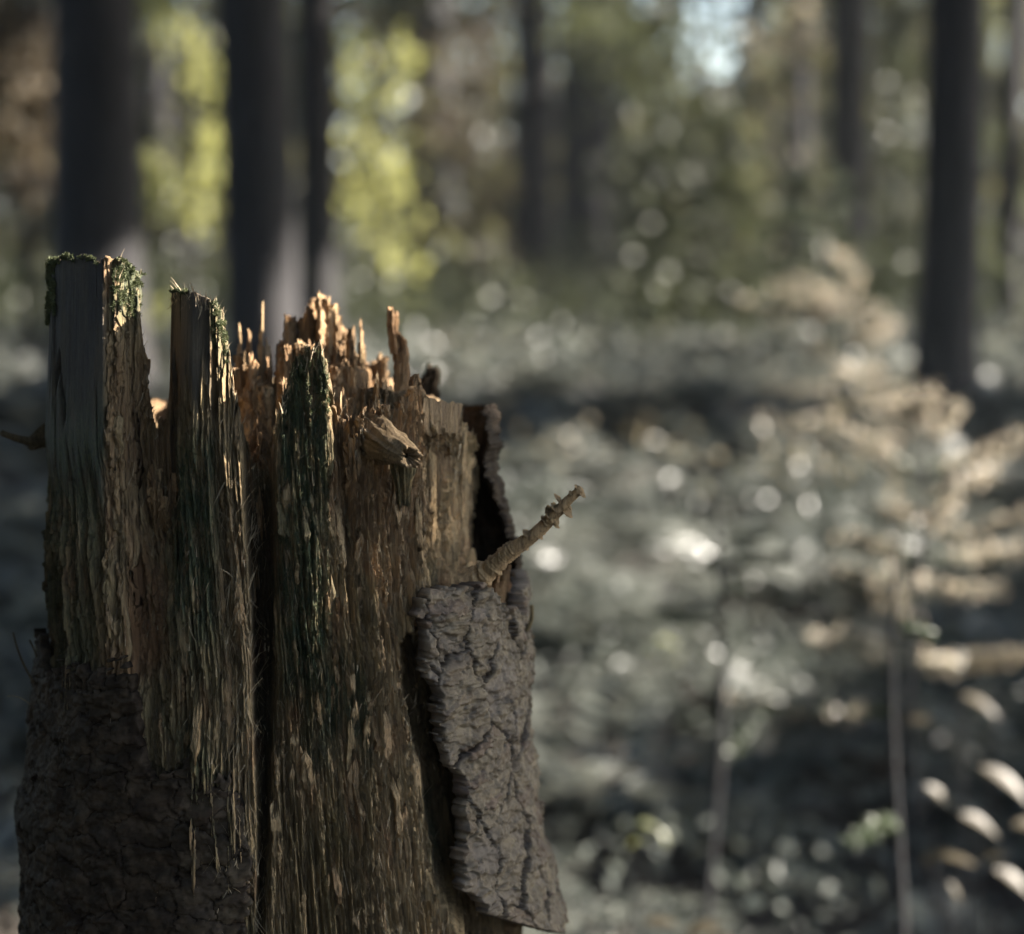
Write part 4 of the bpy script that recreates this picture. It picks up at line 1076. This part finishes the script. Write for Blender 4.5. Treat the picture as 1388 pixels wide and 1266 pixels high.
    for _ in range(3):
        for W_ in (Vw, Vs):
            acc = np.zeros_like(W_); cnt_ = np.zeros(len(W_))
            np.add.at(acc, be[:, 0], W_[be[:, 1]]); np.add.at(acc, be[:, 1], W_[be[:, 0]])
            np.add.at(cnt_, be[:, 0], 1); np.add.at(cnt_, be[:, 1], 1)
            k_ = cnt_ > 0
            W_[k_] = 0.5 * W_[k_] + 0.5 * acc[k_] / cnt_[k_][:, None]
    # sheet under the plates
    s_v, s_f, s_a = compact(Vs, Fq, {k: v.ravel() for k, v in A.items()})
    s_a['crack'] = np.full(len(s_v), 0.9)
    sh = link('bark_sheet', mesh_from('bark_sheet', s_v, s_f, M_BARK, True, s_a), stump)
    cnt = 0
    for u in np.unique(ids):
        f = Fq[ids == u]
        if len(f) < 12: continue
        # plate with a rim going down to the sheet
        e = np.concatenate([f[:, [0, 1]], f[:, [1, 2]], f[:, [2, 3]], f[:, [3, 0]]])
        key = np.sort(e, 1); key = key[:, 0] * 10 ** 8 + key[:, 1]
        uq, inv, c = np.unique(key, return_inverse=True, return_counts=True)
        be = e[c[inv] == 1]
        bv = np.unique(be)
        nv = len(Vw)
        m = {int(v): nv + i for i, v in enumerate(bv)}
        low = Vs[bv] + (Vs[bv] - Vs[bv].mean(0)) * 0.0
        Vall = np.vstack([Vw, low])
        Aall = {k: np.concatenate([v.ravel(), v.ravel()[bv] * 0 + (0.8 if k == 'crack' else 1) * (v.ravel()[bv] if k != 'crack' else 1)]) for k, v in A.items()}
        mb = np.array([[m[int(b)], m[int(a)]] for a, b in be])
        rim = np.stack([be[:, 1], be[:, 0], mb[:, 1], mb[:, 0]], -1)
        pv, pf, pa = compact(Vall, np.vstack([f, rim]), Aall)
        link('bark_plate', mesh_from('bark_plate', pv, pf, M_BARK, True, pa), sh)
        cnt += 1
    return cnt

K_TOP = [(556, 812), (566, 806), (575, 797), (600, 794), (640, 789), (655, 802), (670, 816), (689, 826), (694, 806), (699, 765), (704, 747), (709, 752), (714, 780), (718, 812), (730, 830)]
K_L = [(780, 562), (810, 562), (900, 566), (935, 582), (1000, 590), (1030, 600), (1060, 619), (1110, 622), (1150, 614), (1205, 616), (1215, 640), (1240, 655), (1252, 700), (1262, 735), (1268, 765), (1300, 800)]
def k_grow(Z, TH):
    y = np.interp(Z, _z[_o], _zy[_o])
    out = tab(y, [(740, 706), (800, 712), (900, 715), (1000, 715), (1090, 724), (1150, 736), (1200, 748), (1266, 768)])
    X = np.interp(Z, _z[_o], np.array([at(tab(v, [(740, 706), (800, 712), (900, 715), (1000, 715), (1090, 724), (1150, 736), (1200, 748), (1266, 768)]), v, SY)[0] for v in _zy])[_o])
    side = X - centre(Z) - halfw(Z)
    return 0.005 + (side - 0.013) * ss(TH, 0.35, 1.25)
nk = bark('bark', 0.45, 2.3, K_TOP, K_L, [(700, 2000), (1300, 2000)], k_grow, 500, 360, 560, (24, 13), lambda x, y: 0.0 * x, amp=1.0)

L_TOP = [(20, 960), (44, 935), (50, 880), (56, 858), (62, 862), (66, 905), (80, 915), (100, 906), (150, 908), (184, 918), (190, 960), (197, 1010), (206, 1048), (228, 1034), (262, 1030), (300, 1044), (330, 1072), (340, 1160), (352, 1260), (360, 1400)]
def l_grow(Z, TH):
    y = np.interp(Z, _z[_o], _zy[_o])
    side = tab(y, [(850, .002), (950, .005), (1030, .007), (1080, .015), (1120, .009), (1266, .008)])
    return 0.009 + (side - 0.009) * ss(-TH, 0.6, 1.2)
nl = bark('bark', -2.2, 0.15, L_TOP, [(700, -500), (1300, -500)], [(700, 345), (1300, 345)], l_grow, 600, 330, 360, (22, 34), lambda x, y: 0.22 * (1 - ss(x, 190, 330)) + 0.78, amp=0.62, ragk=4.5, sub=(40, 105), ck=0.0026)  # darker than the right-hand bark, most towards the left
print('bark plates', nk, nl)

# ---- bark strip standing free at the far right, lack of light painted near-black
def far_strip():
    n, m = 200, 60
    y = np.linspace(548, 840, n)
    out = tab(y, [(545, 652), (556, 661), (575, 664), (600, 668), (618, 660), (640, 662), (660, 671), (690, 681), (710, 687), (722, 693), (760, 703), (840, 712)])
    out = out - 5 + 4.5 * pn(y * 0.06, 0 * y, 3) + 3.5 * pn(y * 0.17, 0 * y, 4) + 2.0 * pn(y * 0.4, 0 * y, 5)
    u = np.linspace(0, 1, m)
    V = np.zeros((n, m, 3))
    for i in range(n):
        e = at(out[i], y[i], 1.88); b = at(626, y[i], 1.99)
        q = u[:, None]
        V[i] = b * (1 - q) + e * q + np.array([0.018, 0.0, 0]) * (4 * q * (1 - q))
    nz = 0.003 * fbm(u[None] * 5, y[:, None] * 0.03, 5, 3) + 0.0014 * pn(u[None] * 26, y[:, None] * 0.02, 6)
    V[..., 1] += nz; V[..., 0] += nz * 0.5
    top = 5 * np.abs(pn(u * 6, 0 * u, 8)) + 3 * np.abs(pn(u * 17, 0 * u, 9)) + 10 * ss(u, 0.85, 1.0)
    V[..., 2] -= (top / F_PX * 1.9)[None] * np.linspace(1, 0, n)[:, None] ** 8
    B = V + np.array([0.004, 0.012, 0]) + (0.004 * fbm(u[None] * 9, y[:, None] * 0.08, 15, 3))[..., None] * np.array([.7, .7, 0])
    ring = np.concatenate([V, B[:, ::-1]], 1)
    Vv = ring.reshape(-1, 3) - BASE
    Fq = grid_faces(n, 2 * m, True)
    top_f = np.array([[j, j + 1, 2 * m - 2 - j, 2 * m - 1 - j] for j in range(m - 1)])
    link('shade_dark_bark_strip', mesh_from('shade_dark_bark_strip', Vv, np.vstack([Fq, top_f]), M_BARK, True, dict(darken=1.0, crack=0.0)), stump)
far_strip()
for i, (a, b, y0, y1, Y, at_) in enumerate(((664, 684, 770, 850, 1.80, BR), (676, 692, 742, 840, 1.82, dict(rot=.9, pale=0, darken=.3)), (648, 668, 772, 850, 1.79, BR), (688, 700, 760, 850, 1.85, dict(darken=.8)))):
    shard('inner_bark_shred', a, b, y0, y1, Y, .012, 940 + i * 5, .6, .4, at_, rows=60)

# ---- moss cushions and loose fibres (nobody could count them)
def wood_points(mask, n):
    ii = np.flatnonzero(mask.ravel())
    ii = RNG.choice(ii, n)
    R, Cn = WPX.shape
    r, c = ii // Cn, ii % Cn
    r = np.clip(r, 1, R - 2)
    P = WV[r, c]; du = WV[r, (c + 1) % Cn] - WV[r, c - 1]; dv = WV[r + 1, c] - WV[r - 1, c]
    nn = unit(np.cross(du, dv))
    return P, nn

def moss(mask, n, L, name='moss_tufts', up=0.5):
    rag = fbm(WPX * 0.055, WPY * 0.055, 700, 3)
    P, nn = wood_points(mask & (rag > -0.12), n)
    d = unit(nn * 0.8 + rand_dirs(n) * 0.7 + np.array([0, 0, up]))
    l = L * RNG.uniform(0.35, 1.3, n) * (1 + 0.7 * pn(P[:, 0] * 160 + P[:, 1] * 90, P[:, 2] * 160, 701))
    C = P + d * l[:, None] * 0.45
    V, T = leaf_quads(C, rand_dirs(n), d, l, l * 0.28)
    return V, T

yy_top = (WZT[None] - WV[:WPX.shape[0], :, 2])
mo = [moss((WPX > 146) & (WPX < 190) & (WPY < 415 + 40 * pn(WPX * 0.09, WPY * 0.02, 702)) & (WPY > 352), 7000, .0030),
      moss((WPX > 40) & (WPX < 74 + 6 * pn(WPX * 0.0, WPY * 0.05, 705)) & (WPY < 425 + 60 * pn(WPX * 0.12, WPY * 0.02, 703)) & (np.abs(WTH)[None] < 2.0), 3600, .0046, up=0.1),
      moss((WPX > 40) & (WPX < 190) & (yy_top < 0.003) & (np.abs(WTH)[None] < 2.0), 2400, .0028),
      moss((WPX > 287) & (WPX < 313) & (WPY < 470 + 40 * pn(WPX * 0.1, WPY * 0.02, 704)), 3200, .0028),
      moss((WPX > 231) & (WPX < 255) & (yy_top < 0.003) & (WPY < 420), 600, .0040),
      moss((WPX > 398) & (WPX < 446) & (WPY < 560) & (WPY > 470), 2600, .0024),
      moss((WPX > 380) & (WPX < 446) & (WPY < 900) & (WPY > 540), 3000, .0022),
      moss((WPX > 235) & (WPX < 288) & (WPY < 860) & (WPY > 600), 2000, .0022)]
V, T = [], []; o = 0
for v, f in mo:
    V.append(v); T.append(f + o); o += len(v)
tag(link('moss_tufts', mesh_from('moss_tufts', np.vstack(V) - BASE, np.vstack(T), M_MOSS, False), stump), kind='stuff')

def fibres(mask, n, Lm, spread):
    P, nn = wood_points(mask, n)
    L = Lm * RNG.uniform(0.4, 1.5, n)
    d = unit(np.array([0, 0, 1.0]) * np.sign(RNG.uniform(-1, 1.3, n))[:, None] + nn * spread * RNG.uniform(0, 1, n)[:, None] + rand_dirs(n) * 0.25)
    curl = nn * RNG.uniform(0.0, 0.6, n)[:, None] + rand_dirs(n) * 0.4
    side = unit(np.cross(d, nn) + rand_dirs(n) * 0.3)
    w = RNG.uniform(0.00018, 0.00075, n)
    k = 5
    rows = []
    for i in range(k):
        t = i / (k - 1)
        c = P + nn * 0.0004 + (d * t + curl * t * t * 0.6) * L[:, None]
        ww = (w * (1 - 0.7 * t))[:, None]
        rows += [c - side * ww, c + side * ww + nn * ww * 0.5]
    V = np.stack(rows, 1).reshape(-1, 3)
    i = np.arange(n)[:, None] * 2 * k
    q = np.concatenate([i + np.array([[2 * j, 2 * j + 1, 2 * j + 3, 2 * j + 2]]) for j in range(k - 1)], 1).reshape(-1, 4)
    return V, q
fm = (np.abs(WTH)[None] < 1.6) & (WPY < 1290)
fb = [fibres(fm & (WPX > 145) & ~((WPX > 228) & (WPX < 288) & (WPY < 600)), 1700, .009, .35),
      fibres(fm & (WPX > 290) & (WPX < 350) & (WPY > 650), 900, .014, .5),
      fibres(fm & (WPX > 460) & (WPX < 580) & (WPY > 560), 500, .012, .5),
      fibres(fm & (yy_top < 0.012) & (WPX > 190) & (WPX < 640), 700, .007, .5)]
V, q = join(fb)
tag(link('loose_fibres', mesh_from('loose_fibres', V - BASE, q, M_FIBRE, True), stump), kind='stuff')


# ---- chips and slivers half broken off the trunk: each a part
def flakes(n):
    R, Cn = WPX.shape
    ok = (np.abs(WTH)[None] < 1.35) & (WPY > 520) & (WPY < 1285) & (WPX > 144) & (WPX < 575) & ~((WPX > 336) & (WPX < 372)) & ~((WPX < 340) & (WPY > 1010)) & ~((WPX > 226) & (WPX < 290) & (WPY < 590))
    ok &= ~((WPX < 200) & (WPY > 880)) & (yy_top > 0.02)
    idx = RNG.choice(np.flatnonzero(ok.ravel()), n)
    for i, k in enumerate(idx):
        r, c = k // Cn, k % Cn
        big = RNG.uniform(0, 1) ** 2
        L = 0.012 + 0.055 * big * RNG.uniform(.6, 1.2); W = 0.0014 + 0.0045 * big * RNG.uniform(.4, 1.2)
        a, b = 12, 34
        v = np.linspace(0, 1, b)[:, None]; u = np.linspace(-1, 1, a)[None]
        sd = 1000 + i * 3
        p0 = WV[r, c]
        rows = np.clip(r + ((v[:, 0] - 0.5) * L / ((WV[r, c, 2] - WV[r - 40, c, 2]) / 40 + 1e-6)).astype(int), 45, R - 3)
        spine = WV[rows, c]
        ker = np.ones(9) / 9
        spine = np.stack([np.convolve(np.pad(spine[:, q], 4, 'edge'), ker, 'valid') for q in range(3)], -1)
        th_ = WTH[c]; nn = np.array([math.sin(th_), -math.cos(th_), 0.0]); tt = np.array([math.cos(th_), math.sin(th_), 0.0])
        wprof = np.clip(np.minimum(v * RNG.uniform(4, 12), (1 - v) * RNG.uniform(3, 12)), 0.10, 1) * (0.75 + 0.35 * pn(v * 5, 0.3, sd))
        x = u * W * wprof + 0.0008 * pn(v * 2, 0.5, sd + 1) + 0.0005 * pn(v * 16, u * 0.8, sd + 2)
        lift = 0.0016 + 0.0045 * RNG.uniform(0, 1) * (np.abs(v - RNG.choice([0.0, 1.0])) < .5) * ss(np.abs(v - 0.5), 0.0, 0.5)
        h = lift + 0.0009 * pn(u * 2.6, v * 3, sd) + 0.0005 * pn(u * 7, v * 5, sd + 1) - 0.0010 * u ** 2
        zr = (L * 0.10 + 0.004) * (pn(u * 2.5, 0.2, sd + 1) + 0.8 * pn(u * 7, 0.4, sd + 2)) * (np.abs(v - 0.5) * 2) ** 2
        P = spine[:, None] + x[..., None] * tt + h[..., None] * nn + zr[..., None] * np.array([0, 0, 1.0])
        B = P - nn * 0.0028
        ring = np.concatenate([P, B[:, ::-1]], 1)
        F_ = np.vstack([grid_faces(b, 2 * a, True), [[j, j + 1, 2 * a - 2 - j, 2 * a - 1 - j] for j in range(a - 1)], [[(b - 1) * 2 * a + q for q in (j + 1, j, 2 * a - 1 - j, 2 * a - 2 - j)] for j in range(a - 1)]])
        px_, py_ = WPX[r, c], WPY[r, c]
        green = float(375 < px_ < 450 and py_ < 950) * .6 + float(228 < px_ < 290 and py_ < 900) * .6
        t = RNG.uniform(0, 1)
        at_ = dict(pale=.15 + .65 * t * (0.4 + 0.6 * (px_ > 300)), rot=.6 * RNG.uniform(0, 1), moss=green, grey=.25 * RNG.uniform(0, 1), lay=0.3 * RNG.uniform(0, 1), darken=0)
        link('wood_sliver', mesh_from('wood_sliver', ring.reshape(-1, 3) - BASE, F_, M_WOOD, True, at_), stump)
flakes(190)

# ------------------------------------------------------------------ faint haze among the trees
hb = np.array([[x, y, z] for z in (-3.0, 30.0) for y in (-720.0, 920.0) for x in (-720.0, 720.0)])
hm, nt, b_ = new_mat('haze_air')
nt.nodes.remove(b_)
pv = N(nt, 'ShaderNodeVolumePrincipled', Density=0.0006, Anisotropy=0.3)
pv.inputs['Color'].default_value = (0.86, 0.92, 0.95, 1)
nt.links.new(pv.outputs[0], nt.nodes['Material Output'].inputs['Volume'])
tag(link('haze', mesh_from('haze', hb, np.array([[0, 2, 3, 1], [4, 5, 7, 6], [0, 1, 5, 4], [2, 6, 7, 3], [0, 4, 6, 2], [1, 3, 7, 5]]), hm, False)), 'thin pale haze between the trees', kind='stuff')
